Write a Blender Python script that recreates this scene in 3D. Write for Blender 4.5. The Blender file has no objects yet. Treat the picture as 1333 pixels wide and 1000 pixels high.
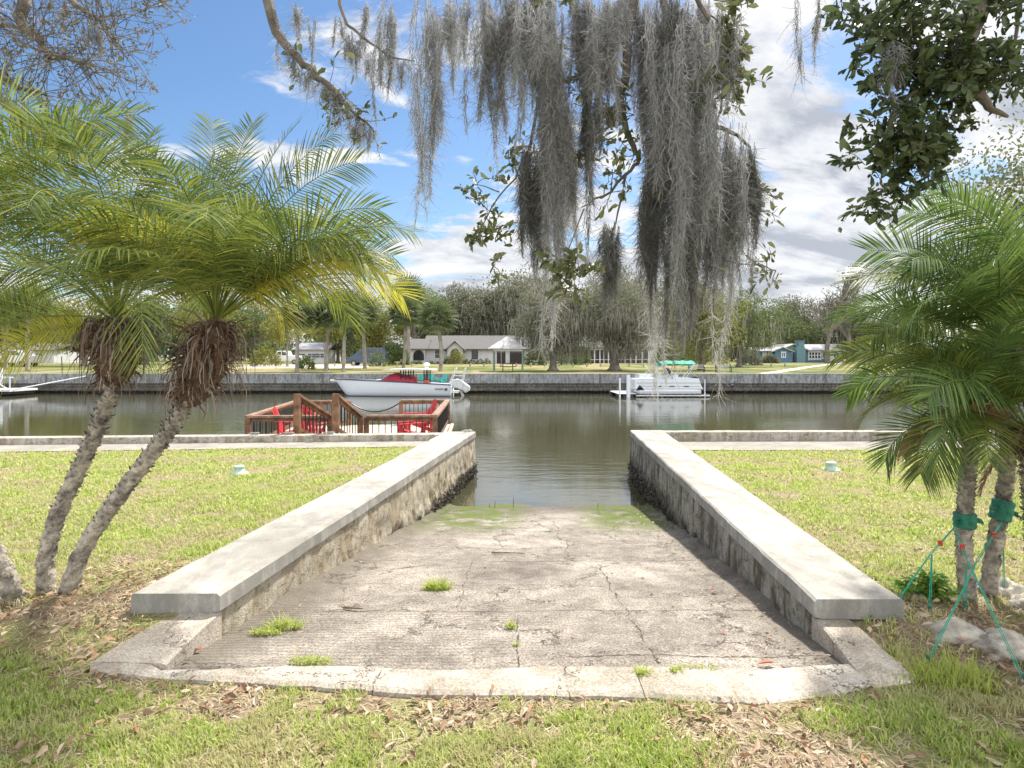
import bpy, math, random
import numpy as np
from mathutils import Vector, Matrix
S = bpy.context.scene
C = S.collection
R = math.radians
# ------------------------------------------------------------------ camera, sky, sun, exposure
CAMZ = 1.5
cam = bpy.data.cameras.new('camera'); camo = bpy.data.objects.new('camera', cam); C.objects.link(camo)
camo.location = (0, 0, CAMZ); camo.rotation_euler = (R(90), 0, 0)
cam.sensor_width = 36; cam.lens = 800 / 1333 * 36; cam.shift_y = -0.0255; cam.clip_end = 2000; cam.clip_start = 0.05
S.camera = camo
SUN_AZ, SUN_EL = 31, 53
sd = Vector((math.sin(R(SUN_AZ)) * math.cos(R(SUN_EL)), math.cos(R(SUN_AZ)) * math.cos(R(SUN_EL)), math.sin(R(SUN_EL))))
sl = bpy.data.lights.new('sun', 'SUN'); sl.energy = 3.5; sl.angle = R(3.0); sl.color = (1.0, 0.945, 0.86)
so = bpy.data.objects.new('sun', sl); C.objects.link(so); so.rotation_euler = sd.to_track_quat('Z', 'Y').to_euler(); so.location = (20, 20, 30)
S.view_settings.view_transform = 'Standard'; S.view_settings.look = 'None'
S.view_settings.exposure = 1.35; S.view_settings.gamma = 1
S.cycles.max_bounces = 6; S.cycles.diffuse_bounces = 3; S.cycles.transmission_bounces = 4; S.cycles.transparent_max_bounces = 8


CL_X, CL_Y = 2.9, 5.5
class NT:
    def __init__(s, tree): s.t = tree
    def n(s, typ, out=0, props=None, **inp):
        nd = s.t.nodes.new(typ)
        for k, v in (props or {}).items(): setattr(nd, k, v)
        for k, v in inp.items():
            k = int(k[1:]) if k[0] == '_' and k[1:].isdigit() else k.replace('_', ' ')
            s.put(nd.inputs[k], v)
        return nd.outputs[out]
    def put(s, sock, v):
        if isinstance(v, bpy.types.NodeSocket): s.t.links.new(v, sock)
        else:
            if hasattr(sock.default_value, '__len__') and hasattr(v, '__len__') and len(sock.default_value) == 4 and len(v) == 3: v = (*v, 1)
            sock.default_value = v
    def m(s, op, a, b=0.0, c=None, clamp=False):
        nd = s.t.nodes.new('ShaderNodeMath'); nd.operation = op; nd.use_clamp = clamp
        s.put(nd.inputs[0], a); s.put(nd.inputs[1], b)
        if c is not None: s.put(nd.inputs[2], c)
        return nd.outputs[0]
    def mr(s, v, a, b, c=0.0, d=1.0):
        nd = s.t.nodes.new('ShaderNodeMapRange'); nd.interpolation_type = 'SMOOTHSTEP'
        for i, x in enumerate((v, a, b, c, d)): s.put(nd.inputs[i], x)
        return nd.outputs[0]
    def mix(s, f, a, b, mode='MIX'):
        nd = s.t.nodes.new('ShaderNodeMix'); nd.data_type = 'RGBA'; nd.blend_type = mode
        s.put(nd.inputs[0], f); s.put(nd.inputs[6], a); s.put(nd.inputs[7], b)
        return nd.outputs[2]
    def noise(s, vec, scale, detail=4, rough=.55, dist=0.0):
        return s.n('ShaderNodeTexNoise', Vector=vec, Scale=scale, Detail=detail, Roughness=rough, Distortion=dist)
    def map(s, vec, scale=(1, 1, 1), loc=(0, 0, 0), rot=(0, 0, 0)):
        return s.n('ShaderNodeMapping', Vector=vec, Scale=scale, Location=loc, Rotation=rot)
    def ramp(s, f, stops, mode='LINEAR'):
        nd = s.t.nodes.new('ShaderNodeValToRGB'); cr = nd.color_ramp; cr.interpolation = mode
        while len(cr.elements) < len(stops): cr.elements.new(.5)
        for e, (p, c) in zip(cr.elements, stops): e.position = p; e.color = (*c, 1)
        s.put(nd.inputs[0], f); return nd.outputs[0]


w = bpy.data.worlds.new('World'); S.world = w; w.use_nodes = True
nt = NT(w.node_tree); bg = w.node_tree.nodes['Background']
sk = w.node_tree.nodes.new('ShaderNodeTexSky'); sk.sky_type = 'NISHITA'; sk.sun_disc = False
sk.sun_elevation = R(SUN_EL); sk.sun_rotation = R(SUN_AZ); sk.air_density = 1.0; sk.dust_density = 0.5; sk.ozone_density = 2.0
skc = nt.n('ShaderNodeHueSaturation', Color=sk.outputs[0], Saturation=1.16, Value=0.61)
tc = nt.n('ShaderNodeTexCoord', 0)
sx = w.node_tree.nodes.new('ShaderNodeSeparateXYZ'); nt.put(sx.inputs[0], tc)
zz = nt.m('ADD', nt.m('MAXIMUM', sx.outputs[2], 0.0), 0.30)
cv = nt.n('ShaderNodeCombineXYZ', X=nt.m('DIVIDE', sx.outputs[0], zz), Y=nt.m('DIVIDE', sx.outputs[1], zz), Z=0.0)
cv = nt.map(cv, (1, 1, 1), (CL_X, CL_Y, 0), (0, 0, R(-14)))
n1 = nt.noise(nt.map(cv, (1.0, 1.7, 1)), 2.6, 10, .60, .35)
n0 = nt.noise(cv, .8, 2, .5)
bias = nt.m('MULTIPLY', nt.mr(nt.m('ADD', sx.outputs[0], nt.m('MULTIPLY', sx.outputs[2], -.35)), -.22, .16), .175)
hb = nt.m('MULTIPLY', nt.mr(sx.outputs[2], .30, .05), .165)
up = nt.m('MAXIMUM', nt.mr(sx.outputs[2], .60, .85), nt.mr(sx.outputs[1], .15, -.35))  # unseen clouds overhead and behind the camera, thickened and brightened as added fill light
lowr = nt.m('ADD', nt.m('ADD', n1, nt.m('MULTIPLY', nt.m('SUBTRACT', n0, .5), .30)), nt.m('ADD', nt.m('ADD', bias, hb), nt.m('MULTIPLY', up, .12)))
mask = nt.mr(lowr, .545, .665)
sh1 = nt.noise(nt.map(cv, (1.0, 1.7, 1), (.05, .10, 0)), 2.6, 8, .60, .35)
shade = nt.m('ADD', nt.m('MULTIPLY', nt.m('SUBTRACT', sh1, n1), 3.0), nt.m('MULTIPLY', nt.m('SUBTRACT', nt.noise(cv, 3.2, 6, .6), .5), 1.3))
thick = nt.m('ADD', nt.m('ADD', shade, .42), nt.m('MULTIPLY', nt.m('SUBTRACT', lowr, .68), 1.2))
cc = nt.ramp(thick, [(0.1, (4.15, 4.17, 4.2)), (.42, (3.5, 3.55, 3.68)), (.82, (2.1, 2.22, 2.5))])
cc = nt.mix(nt.m('MULTIPLY', up, .8), cc, (10.5, 10.4, 10.5))
nt.put(bg.inputs[0], nt.mix(nt.m('MULTIPLY', mask, .96), skc, cc)); bg.inputs[1].default_value = 0.1


# ------------------------------------------------------------------ helpers
def PX(px, py, Y):                       # world point seen at a pixel of the photograph, at distance Y
    return ((px - 666.5) / 800 * Y, Y, CAMZ - (py - 466) / 800 * Y)
def GX(px, Y): return (px - 666.5) / 800 * Y
def GP(px, py, z=0.0):
    Y = 800 * (CAMZ - z) / (py - 466); return ((px - 666.5) / 800 * Y, Y, z)


def tag(o, label=None, cat=None, group=None, kind=None):
    if label: o['label'] = label
    if cat: o['category'] = cat
    if group: o['group'] = group
    if kind: o['kind'] = kind
    return o
def thing(name, label, cat, loc=(0, 0, 0), rz=0, group=None):
    o = bpy.data.objects.new(name, None); C.objects.link(o); o.location = loc; o.rotation_euler = (0, 0, rz)
    o.empty_display_size = .2
    return tag(o, label, cat, group)
def copy_tree(o, parent=None, loc=None, rz=None, scale=None, label=None, group=None):
    c = o.copy(); C.objects.link(c); c.parent = parent
    if loc is not None: c.location = loc
    if rz is not None: c.rotation_euler = (0, 0, rz)
    if scale is not None: c.scale = (scale,) * 3
    tag(c, label, None, group)
    for ch in list(o.children): copy_tree(ch, c)
    return c


def npmesh(name, V, F, mt, parent=None, loc=(0, 0, 0), smooth=False):
    V = np.asarray(V, dtype=np.float32).reshape(-1, 3) - np.array(loc, dtype=np.float32)
    me = bpy.data.meshes.new(name)
    if isinstance(F, np.ndarray):
        k = F.shape[1]; n = len(F)
        me.vertices.add(len(V)); me.vertices.foreach_set('co', V.ravel())
        me.loops.add(n * k); me.loops.foreach_set('vertex_index', F.astype(np.int32).ravel())
        me.polygons.add(n); me.polygons.foreach_set('loop_start', np.arange(0, n * k, k, dtype=np.int32))
        me.polygons.foreach_set('loop_total', np.full(n, k, dtype=np.int32))
        me.update(calc_edges=True)
    else:
        me.from_pydata(V.tolist(), [], F)
    if smooth: me.polygons.foreach_set('use_smooth', [True] * len(me.polygons))
    me.materials.append(mt)
    o = bpy.data.objects.new(name, me); C.objects.link(o)
    if parent is not None: o.parent = parent
    else: o.location = loc
    return o


class MB:
    def __init__(s): s.v = []; s.f = []
    def add(s, V, F):
        b = len(s.v); s.v += [tuple(map(float, p)) for p in V]; s.f += [tuple(int(i) + b for i in f) for f in F]; return s
    def box(s, c, d, rz=0.0, M=None):
        x, y, z = d[0] / 2, d[1] / 2, d[2] / 2
        P = [Vector((i, j, k)) for k in (-z, z) for j in (-y, y) for i in (-x, x)]
        m = M if M is not None else Matrix.Rotation(rz, 3, 'Z')
        P = [m @ p + Vector(c) for p in P]
        return s.add(P, [(0, 2, 3, 1), (4, 5, 7, 6), (0, 1, 5, 4), (2, 6, 7, 3), (0, 4, 6, 2), (1, 3, 7, 5)])
    def bb(s, a, b): return s.box([(a[i] + b[i]) / 2 for i in range(3)], [abs(b[i] - a[i]) for i in range(3)])
    def bar(s, a, b, w, h, up=(0, 0, 1)):      # rectangular bar from a to b
        a, b = Vector(a), Vector(b); d = b - a; L = d.length
        if L < 1e-6: return s
        d.normalize(); up = Vector(up)
        if abs(d.dot(up)) > .99: up = Vector((0, 1, 0))
        x = d.cross(up).normalized(); z = x.cross(d)
        M = Matrix((x, d, z)).transposed()
        return s.box((a + b) / 2, (w, L, h), M=M)
    def tube(s, pts, rad, n=8, cap=True):
        V, F = tube(pts, rad, n, cap); return s.add(V, F)
    def prism(s, poly, a, b, axis='Z'):
        n = len(poly)
        def P(u, v, w): return {'Z': (u, v, w), 'Y': (u, w, v), 'X': (w, u, v)}[axis]
        V = [P(u, v, a) for u, v in poly] + [P(u, v, b) for u, v in poly]
        return s.add(V, [tuple(range(n))[::-1], tuple(range(n, 2 * n))] + [(i, (i + 1) % n, n + (i + 1) % n, n + i) for i in range(n)])
    def lathe(s, prof, c=(0, 0, 0), n=20):
        V = []; F = []
        for r, z in prof:
            for k in range(n):
                a = 2 * math.pi * k / n; V.append((c[0] + r * math.cos(a), c[1] + r * math.sin(a), c[2] + z))
        for i in range(len(prof) - 1):
            for k in range(n):
                F.append((i * n + k, i * n + (k + 1) % n, (i + 1) * n + (k + 1) % n, (i + 1) * n + k))
        F.append(tuple(range(n))[::-1]); F.append(tuple((len(prof) - 1) * n + k for k in range(n)))
        return s.add(V, F)
    def build(s, name, mt, parent=None, loc=(0, 0, 0), smooth=False, bevel=0, world=None):
        V = s.v
        if world is not None:
            V = [(x - world[0], y - world[1], z - world[2]) for x, y, z in V]
        o = npmesh(name, V, s.f, mt, parent, (0, 0, 0), smooth)
        if parent is None and world is not None: o.location = world
        if bevel:
            b = o.modifiers.new('bevel', 'BEVEL'); b.width = bevel; b.segments = 2; b.limit_method = 'ANGLE'
        return o


def tube(pts, rad, n=8, cap=True):
    P = np.array(pts, float); m = len(P)
    rad = np.full(m, rad) if np.isscalar(rad) else np.array(rad, float)
    T = np.gradient(P, axis=0); T /= np.linalg.norm(T, axis=1)[:, None] + 1e-9
    u = np.array((0, 0, 1.)) if abs(T[0][2]) < .9 else np.array((1., 0, 0))
    V = []
    for i in range(m):
        u = u - T[i] * u.dot(T[i]); u /= np.linalg.norm(u) + 1e-9
        v = np.cross(T[i], u)
        for k in range(n):
            a = 2 * math.pi * k / n; V.append(P[i] + rad[i] * (u * math.cos(a) + v * math.sin(a)))
    F = [(i * n + k, i * n + (k + 1) % n, (i + 1) * n + (k + 1) % n, (i + 1) * n + k) for i in range(m - 1) for k in range(n)]
    if cap: F.append(tuple(range(n))[::-1]); F.append(tuple((m - 1) * n + k for k in range(n)))
    return V, F


def smoothpath(pts, n):
    P = np.array(pts, float); t = np.linspace(0, len(P) - 1, n); out = []
    for x in t:
        i = min(int(x), len(P) - 2); f = x - i
        p0 = P[max(i - 1, 0)]; p1 = P[i]; p2 = P[i + 1]; p3 = P[min(i + 2, len(P) - 1)]
        out.append(.5 * ((2 * p1) + (-p0 + p2) * f + (2 * p0 - 5 * p1 + 4 * p2 - p3) * f * f + (-p0 + 3 * p1 - 3 * p2 + p3) * f ** 3))
    return np.array(out)


def vnoise(x, y, seed=0):
    x = np.asarray(x, float); y = np.asarray(y, float)
    xi = np.floor(x).astype(np.int64); yi = np.floor(y).astype(np.int64); fx = x - xi; fy = y - yi
    def h(a, b):
        v = np.sin(a * 127.1 + b * 311.7 + seed * 74.7) * 43758.5453; return v - np.floor(v)
    fx = fx * fx * (3 - 2 * fx); fy = fy * fy * (3 - 2 * fy)
    return (h(xi, yi) * (1 - fx) + h(xi + 1, yi) * fx) * (1 - fy) + (h(xi, yi + 1) * (1 - fx) + h(xi + 1, yi + 1) * fx) * fy
def fbm(x, y, seed=0, o=4):
    s = 0; a = .5; t = 0
    for i in range(o):
        s = s + a * vnoise(np.asarray(x) * 2 ** i, np.asarray(y) * 2 ** i, seed + i); t += a; a *= .55
    return s / t


def unit(v): return v / (np.linalg.norm(v, axis=-1, keepdims=True) + 1e-9)


def leafquads(P, D, N, L, W, hexa=False):
    """leaf-shaped faces: base P, direction D, face normal about N"""
    D = unit(D); Sd = unit(np.cross(D, N)); L = np.broadcast_to(np.asarray(L, float), (len(P),))[:, None]; W = np.broadcast_to(np.asarray(W, float), (len(P),))[:, None]
    Nn = np.cross(Sd, D)
    if hexa:
        cup = Nn * W * .22
        V = np.stack([P, P + D * L * .35 - Sd * W * .36 + cup, P + D * L * .72 - Sd * W * .5 + cup, P + D * L - Nn * W * .1, P + D * L * .72 + Sd * W * .5 + cup, P + D * L * .35 + Sd * W * .36 + cup], 1)
        k = 6
        b = np.arange(len(P))[:, None] * 6
        F = np.concatenate([b + np.array([[0, 1, 2, 3]]), b + np.array([[0, 3, 4, 5]])])
        return V.reshape(-1, 3), F
    V = np.stack([P, P + D * L * .55 - Sd * W * .5, P + D * L, P + D * L * .55 + Sd * W * .5], 1); k = 4
    return V.reshape(-1, 3), np.arange(len(P) * k).reshape(-1, k)


def cat(parts):
    V = []; F = []; b = 0
    for v, f in parts:
        v = np.asarray(v, float).reshape(-1, 3)
        V.append(v); F.append(np.asarray(f) + b); b += len(v)
    return np.concatenate(V), np.concatenate(F)


def quadsof(VF):                                   # tube result -> numpy quads only
    V, F = VF; return np.array(V), np.array([f for f in F if len(f) == 4])


# ------------------------------------------------------------------ materials
def newmat(name):
    m = bpy.data.materials.new(name); m.use_nodes = True; t = NT(m.node_tree)
    b = m.node_tree.nodes['Principled BSDF']; return m, t, b
def mat(name, col, rough=.7, metal=0.0, var=.12, scale=6.0, bump=0.0, bscale=40., spec=None):
    m, t, b = newmat(name)
    co = t.n('ShaderNodeTexCoord', 3)
    nz = t.noise(co, scale, 5, .6)
    dark = tuple(c * (1 - var * 1.6) for c in col); lite = tuple(min(1, c * (1 + var)) for c in col)
    t.put(b.inputs['Base Color'], t.ramp(nz, [(.3, dark), (.7, lite)])); b.inputs['Roughness'].default_value = rough; b.inputs['Metallic'].default_value = metal
    if spec is not None: b.inputs['Specular IOR Level'].default_value = spec
    if bump:
        bn = t.n('ShaderNodeBump', Height=t.noise(co, bscale, 6, .65), Strength=bump, Distance=.02)
        t.put(b.inputs['Normal'], bn)
    return m
def leafmat(name, cols, trans=.35, rough=.55, patch=None, pscale=1.0):
    m, t, b = newmat(name)
    g = m.node_tree.nodes.new('ShaderNodeNewGeometry')
    r = g.outputs['Random Per Island']
    st = [(i / max(1, len(cols) - 1), c) for i, c in enumerate(cols)]
    col = t.ramp(r, st)
    if patch:
        nz = t.mr(t.noise(g.outputs['Position'], pscale, 3, .6), .45, .62)
        col = t.mix(t.m('MULTIPLY', nz, .75), col, t.ramp(r, [(0, patch), (1, tuple(c * .75 for c in patch))]))
    t.put(b.inputs['Base Color'], col); b.inputs['Roughness'].default_value = rough; b.inputs['Specular IOR Level'].default_value = .3
    tr = t.n('ShaderNodeBsdfTranslucent', Color=t.mix(.5, col, (1.0, 1.0, .35), 'MULTIPLY') if False else col)
    mx = t.n('ShaderNodeMixShader', _0=trans, _1=b.outputs[0], _2=tr)
    t.put(m.node_tree.nodes['Material Output'].inputs[0], mx)
    return m


def concrete(name, base, light, dark, stain=None, stainz=None, scale=1.0, cracks=None, bumps=.35, grooves=False, aggr=.5):
    m, t, b = newmat(name)
    co = t.n('ShaderNodeNewGeometry', 0)
    sp = m.node_tree.nodes.new('ShaderNodeSeparateXYZ'); t.put(sp.inputs[0], co); X, Y, Z = sp.outputs
    big = t.noise(co, 1.1 * scale, 5, .6, .4); mid = t.noise(co, 6 * scale, 6, .65, .3); fine = t.noise(co, 90, 3, .7)
    col = t.ramp(t.m('ADD', t.m('MULTIPLY', big, .55), t.m('MULTIPLY', mid, .45)), [(.36, dark), (.5, base), (.64, light)])
    sc = m.node_tree.nodes.new('ShaderNodeMix'); sc = t.mr(fine, .35, .65, 1 - aggr * .55, 1 + aggr * .25)
    col = t.mix(1.0, col, t.n('ShaderNodeCombineColor', _0=sc, _1=sc, _2=sc), 'MULTIPLY')
    speck = t.mr(t.n('ShaderNodeTexVoronoi', Vector=co, Scale=70.0), .10, .04)
    col = t.mix(t.m('MULTIPLY', t.m('MULTIPLY', speck, aggr), t.mr(mid, .4, .6)), col, tuple(c * .35 for c in dark))
    h = t.m('ADD', t.m('MULTIPLY', fine, .4), t.m('MULTIPLY', mid, .8))
    if stain:
        streak = t.noise(t.map(co, (3.2, 3.2, .7)), 2.3, 7, .72, .6)
        col = t.mix(t.mr(streak, .46, .60), col, stain)
        blot = t.noise(t.map(co, (1, 1, 1.7)), 9, 6, .7, .8)
        col = t.mix(t.m('MULTIPLY', t.mr(blot, .52, .62), .6), col, tuple(c * .35 for c in stain))
    if stainz:                                     # tide line and below: black crust, fixed to height
        z0, z1, cz = stainz
        zz_ = t.m('ADD', Z, t.m('MULTIPLY', t.m('SUBTRACT', t.noise(co, 7, 5, .7), .5), .55))
        col = t.mix(t.mr(zz_, z1, z0), col, cz)
    if name == 'cap_concrete':                     # upright sides toned darker grey in streaks, mildew blotches on top
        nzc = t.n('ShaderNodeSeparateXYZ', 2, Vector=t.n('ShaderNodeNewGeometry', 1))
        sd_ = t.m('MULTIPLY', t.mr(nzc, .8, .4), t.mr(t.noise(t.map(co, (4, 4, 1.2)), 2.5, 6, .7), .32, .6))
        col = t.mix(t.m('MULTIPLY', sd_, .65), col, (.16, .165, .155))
        mil = t.m('MULTIPLY', t.mr(t.noise(t.map(co, (1.6, .5, 1)), 1.7, 7, .72, .5), .46, .62), .55)
        col = t.mix(mil, col, (.20, .19, .17))
        pit = t.mr(t.n('ShaderNodeTexVoronoi', Vector=t.map(co, (1, 1, .2)), Scale=5.5), .045, .03)
        col = t.mix(t.m('MULTIPLY', pit, .7), col, (.10, .09, .08))
    if cracks:
        for ax, c, amp, fr, wd, lo, hi in cracks:
            A, B = (Y, X) if ax == 'Y' else (X, Y)
            wob = t.n('ShaderNodeCombineXYZ', X=B, Y=c * 7.3, Z=0.0)
            nz = t.m('MULTIPLY', t.m('SUBTRACT', t.noise(wob, fr, 6, .75), .5), amp * 2)
            d = t.m('ABSOLUTE', t.m('SUBTRACT', t.m('SUBTRACT', A, c), nz))
            width = t.m('MULTIPLY', t.mr(t.noise(wob, 9., 3, .6), .35, .7, .10, 1.3), wd * .6)
            k = t.m('SUBTRACT', 1.0, t.m('DIVIDE', d, width), clamp=True)
            k = t.m('MULTIPLY', k, t.m('MULTIPLY', t.mr(B, lo, lo + .08), t.mr(B, hi, hi - .08)))
            k = t.mr(k, .0, .5)
            col = t.mix(t.m('MULTIPLY', k, .85), col, (.06, .05, .038)); h = t.m('SUBTRACT', h, t.m('MULTIPLY', k, 1.2))
        wc = t.n('ShaderNodeVectorMath', props={'operation': 'ADD'}, _0=co, _1=t.n('ShaderNodeVectorMath', props={'operation': 'SCALE'}, _0=t.n('ShaderNodeTexNoise', 1, Vector=co, Scale=2.5, Detail=6., Roughness=.75), Scale=.8))
        vd = t.n('ShaderNodeTexVoronoi', props={'feature': 'DISTANCE_TO_EDGE'}, Vector=wc, Scale=1.1)
        k = t.m('MULTIPLY', t.mr(vd, .011, .001), t.mr(big, .43, .52))
        col = t.mix(t.m('MULTIPLY', k, .8), col, (.04, .033, .025)); h = t.m('SUBTRACT', h, k)
    if grooves:
        wv = t.m('SINE', t.m('MULTIPLY', t.m('ADD', Y, t.m('MULTIPLY', t.noise(co, 3, 2), .04)), 150.))
        gate = t.m('MULTIPLY', t.mr(Y, 4.3, 3.6), t.mr(X, .5, -.3))
        h = t.m('ADD', h, t.m('MULTIPLY', t.m('MULTIPLY', wv, gate), .20))
        col = t.mix(t.m('MULTIPLY', t.m('MULTIPLY', t.mr(wv, 0., -1.), gate), .14), col, tuple(c * .4 for c in dark))
    t.put(b.inputs['Base Color'], col); b.inputs['Roughness'].default_value = .93; b.inputs['Specular IOR Level'].default_value = .25
    t.put(b.inputs['Normal'], t.n('ShaderNodeBump', Height=h, Strength=bumps, Distance=.02))
    return m, t, b, col


M = {}
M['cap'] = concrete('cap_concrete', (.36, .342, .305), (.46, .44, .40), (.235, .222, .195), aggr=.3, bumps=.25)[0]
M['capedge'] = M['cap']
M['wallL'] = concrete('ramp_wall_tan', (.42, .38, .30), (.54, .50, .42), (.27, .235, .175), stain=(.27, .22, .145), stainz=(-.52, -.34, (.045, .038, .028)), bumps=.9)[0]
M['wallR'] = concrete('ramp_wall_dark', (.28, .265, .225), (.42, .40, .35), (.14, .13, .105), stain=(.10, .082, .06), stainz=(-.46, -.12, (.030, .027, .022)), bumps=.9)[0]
M['walk'] = concrete('walkway_concrete', (.28, .26, .225), (.36, .335, .295), (.20, .185, .155), aggr=.3, bumps=.2,
                     cracks=[('X', x, .01, 1., .012, 0, 20) for x in (-7.2, -5.3, -3.4, 4.6, 6.4, 8.3)])[0]
M['parapet'] = concrete('parapet_concrete', (.42, .39, .34), (.52, .485, .43), (.27, .245, .205), aggr=.3, bumps=.3, stain=(.27, .235, .18))[0]
CR = [('Y', 5.29, .07, 1.3, .016, -1.6, 2.2), ('Y', 3.89, .05, 1.6, .013, -1.2, 1.9), ('Y', 6.7, .09, 1.2, .016, -1.2, 2.0), ('Y', 3.12, .09, 1.8, .02, .25, 1.6),
      ('Y', 4.5, .12, 1.5, .008, -1.3, .3), ('X', .03, .07, 2.0, .011, 2.9, 3.8), ('X', .72, .10, 1.7, .011, 3.0, 5.3), ('X', -.35, .1, 1.8, .008, 3.9, 5.3), ('X', .5, .2, 1.2, .010, 5.3, 7.4)]
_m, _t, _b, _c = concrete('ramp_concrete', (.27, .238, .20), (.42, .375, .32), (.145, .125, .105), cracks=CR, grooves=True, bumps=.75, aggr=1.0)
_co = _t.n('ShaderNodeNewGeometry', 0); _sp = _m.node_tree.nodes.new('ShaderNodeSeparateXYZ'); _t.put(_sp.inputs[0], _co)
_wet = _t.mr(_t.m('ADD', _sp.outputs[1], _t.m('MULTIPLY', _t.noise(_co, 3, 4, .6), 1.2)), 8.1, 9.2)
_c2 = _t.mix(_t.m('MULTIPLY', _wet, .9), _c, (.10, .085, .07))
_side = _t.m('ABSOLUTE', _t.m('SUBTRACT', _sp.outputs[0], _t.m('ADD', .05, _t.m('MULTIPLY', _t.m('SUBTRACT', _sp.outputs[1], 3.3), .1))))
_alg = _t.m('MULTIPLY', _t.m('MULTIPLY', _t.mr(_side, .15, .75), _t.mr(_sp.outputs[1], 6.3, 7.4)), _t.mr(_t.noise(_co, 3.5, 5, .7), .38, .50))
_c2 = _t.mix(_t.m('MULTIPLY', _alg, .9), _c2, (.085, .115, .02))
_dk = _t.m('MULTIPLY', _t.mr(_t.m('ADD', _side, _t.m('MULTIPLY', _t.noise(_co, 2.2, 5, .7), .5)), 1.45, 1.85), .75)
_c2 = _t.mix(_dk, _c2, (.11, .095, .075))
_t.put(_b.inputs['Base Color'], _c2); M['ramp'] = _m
M['sill'] = concrete('sill_concrete', (.38, .335, .275), (.55, .50, .43), (.23, .195, .15), cracks=[('X', -.62, .05, 3., .01, 2.6, 3), ('X', .25, .06, 3., .01, 2.6, 3)], aggr=.6, bumps=.5)[0]
M['farwall'] = concrete('far_seawall', (.30, .32, .33), (.40, .42, .43), (.21, .22, .22), stain=(.16, .155, .14), stainz=(-.60, -.36, (.03, .028, .024)), bumps=.4, scale=.5)[0]
M['farwall_low'] = concrete('far_seawall_low', (.17, .165, .145), (.24, .23, .205), (.10, .095, .08), stain=(.085, .078, .062), stainz=(-.60, -.34, (.018, .016, .014)), bumps=.4, scale=.5)[0]
M['joint'] = mat('far_wall_joint', (.13, .13, .125), .9)
# soil and thatch under the grass
_m, _t, _b = newmat('soil'); _co = _t.n('ShaderNodeNewGeometry', 0)
_a = _t.noise(_co, 1.4, 6, .65, .3); _f = _t.noise(_co, 38, 5, .75)
_g = _t.ramp(_t.noise(_co, 60, 4, .7), [(.3, (.10, .12, .03)), (.5, (.22, .25, .07)), (.7, (.36, .36, .13))])
_br = _t.ramp(_f, [(.3, (.10, .075, .05)), (.5, (.26, .20, .14)), (.68, (.42, .34, .25))])
_t.put(_b.inputs['Base Color'], _t.mix(_t.mr(_a, .40, .60), _g, _br)); _b.inputs['Roughness'].default_value = 1; _b.inputs['Specular IOR Level'].default_value = .1
_t.put(_b.inputs['Normal'], _t.n('ShaderNodeBump', Height=_f, Strength=.8, Distance=.02)); M['soil'] = _m
_m, _t, _b = newmat('far_lawn'); _co = _t.n('ShaderNodeNewGeometry', 0)
_a = _t.noise(_t.map(_co, (.5, .16, 1)), .55, 5, .65); _f = _t.noise(_co, 14, 4, .7)
_g = _t.ramp(_a, [(.34, (.07, .09, .03)), (.47, (.13, .145, .05)), (.60, (.27, .22, .12)), (.72, (.10, .12, .04))])
_t.put(_b.inputs['Base Color'], _t.mix(.5, _g, _t.ramp(_f, [(.3, (.25, .25, .25)), (.7, (.9, .9, .9))]), 'OVERLAY')); _b.inputs['Roughness'].default_value = 1; _b.inputs['Specular IOR Level'].default_value = .1
M['farlawn'] = _m
_m, _t, _b = newmat('canal_water'); _co = _t.n('ShaderNodeNewGeometry', 0)
_h = _t.m('ADD', _t.noise(_t.map(_co, (.8, 2.2, 1)), 1.5, 3, .55), _t.m('MULTIPLY', _t.noise(_t.map(_co, (1.0, 2.6, 1)), 7.0, 3, .6), .22))
_amt = _t.mr(_t.noise(_t.map(_co, (.07, .16, 1)), 1.0, 3, .5), .38, .62, .45, 1.25)
_t.put(_b.inputs['Normal'], _t.n('ShaderNodeBump', Height=_t.m('MULTIPLY', _h, _amt), Strength=.22, Distance=.030))
_b.inputs['Base Color'].default_value = (.055, .054, .030, 1); _b.inputs['Roughness'].default_value = .04; _b.inputs['IOR'].default_value = 1.8
M['water'] = _m
M['grass'] = leafmat('grass_blades', [(.22, .34, .05), (.38, .50, .09), (.50, .57, .13), (.62, .60, .28), (.28, .42, .06), (.72, .64, .42)], .46, .6, patch=(.62, .56, .32), pscale=1.6)
M['straw'] = leafmat('dry_grass', [(.50, .43, .27), (.40, .31, .18), (.60, .53, .38)], .25, .7)
M['weed'] = leafmat('weed_blades', [(.36, .45, .08), (.50, .55, .13), (.28, .38, .06)], .45, .55)
M['litter'] = leafmat('leaf_litter', [(.30, .20, .12), (.46, .35, .25), (.22, .13, .08), (.55, .45, .34), (.36, .20, .10), (.16, .10, .07)], .12, .7)
M['frond'] = leafmat('palm_frond', [(.05, .09, .025), (.12, .17, .035), (.25, .29, .05), (.075, .125, .03), (.38, .37, .08)], .36, .45)
M['frondY'] = leafmat('palm_frond_yellow', [(.34, .36, .05), (.48, .43, .05), (.27, .31, .05), (.40, .33, .07)], .5, .42)
M['frondD'] = leafmat('palm_frond_dark', [(.05, .10, .03), (.09, .16, .04), (.18, .26, .055), (.06, .115, .035), (.26, .32, .07)], .34, .42)
M['frondB'] = leafmat('palm_frond_brown', [(.24, .15, .08), (.34, .24, .12), (.18, .11, .07)], .25, .6)
M['skirt'] = leafmat('dead_fibre', [(.07, .038, .024), (.14, .08, .05), (.05, .028, .02), (.36, .31, .26), (.10, .05, .028), (.28, .22, .17)], .12, .75)
M['palmbark'] = mat('palm_bark', (.40, .355, .29), .95, var=.55, scale=14, bump=1.0, bscale=45)
M['palmbarkdark'] = mat('palm_bark_brown', (.15, .09, .055), .95, var=.5, scale=18, bump=1.0, bscale=50)
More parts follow.
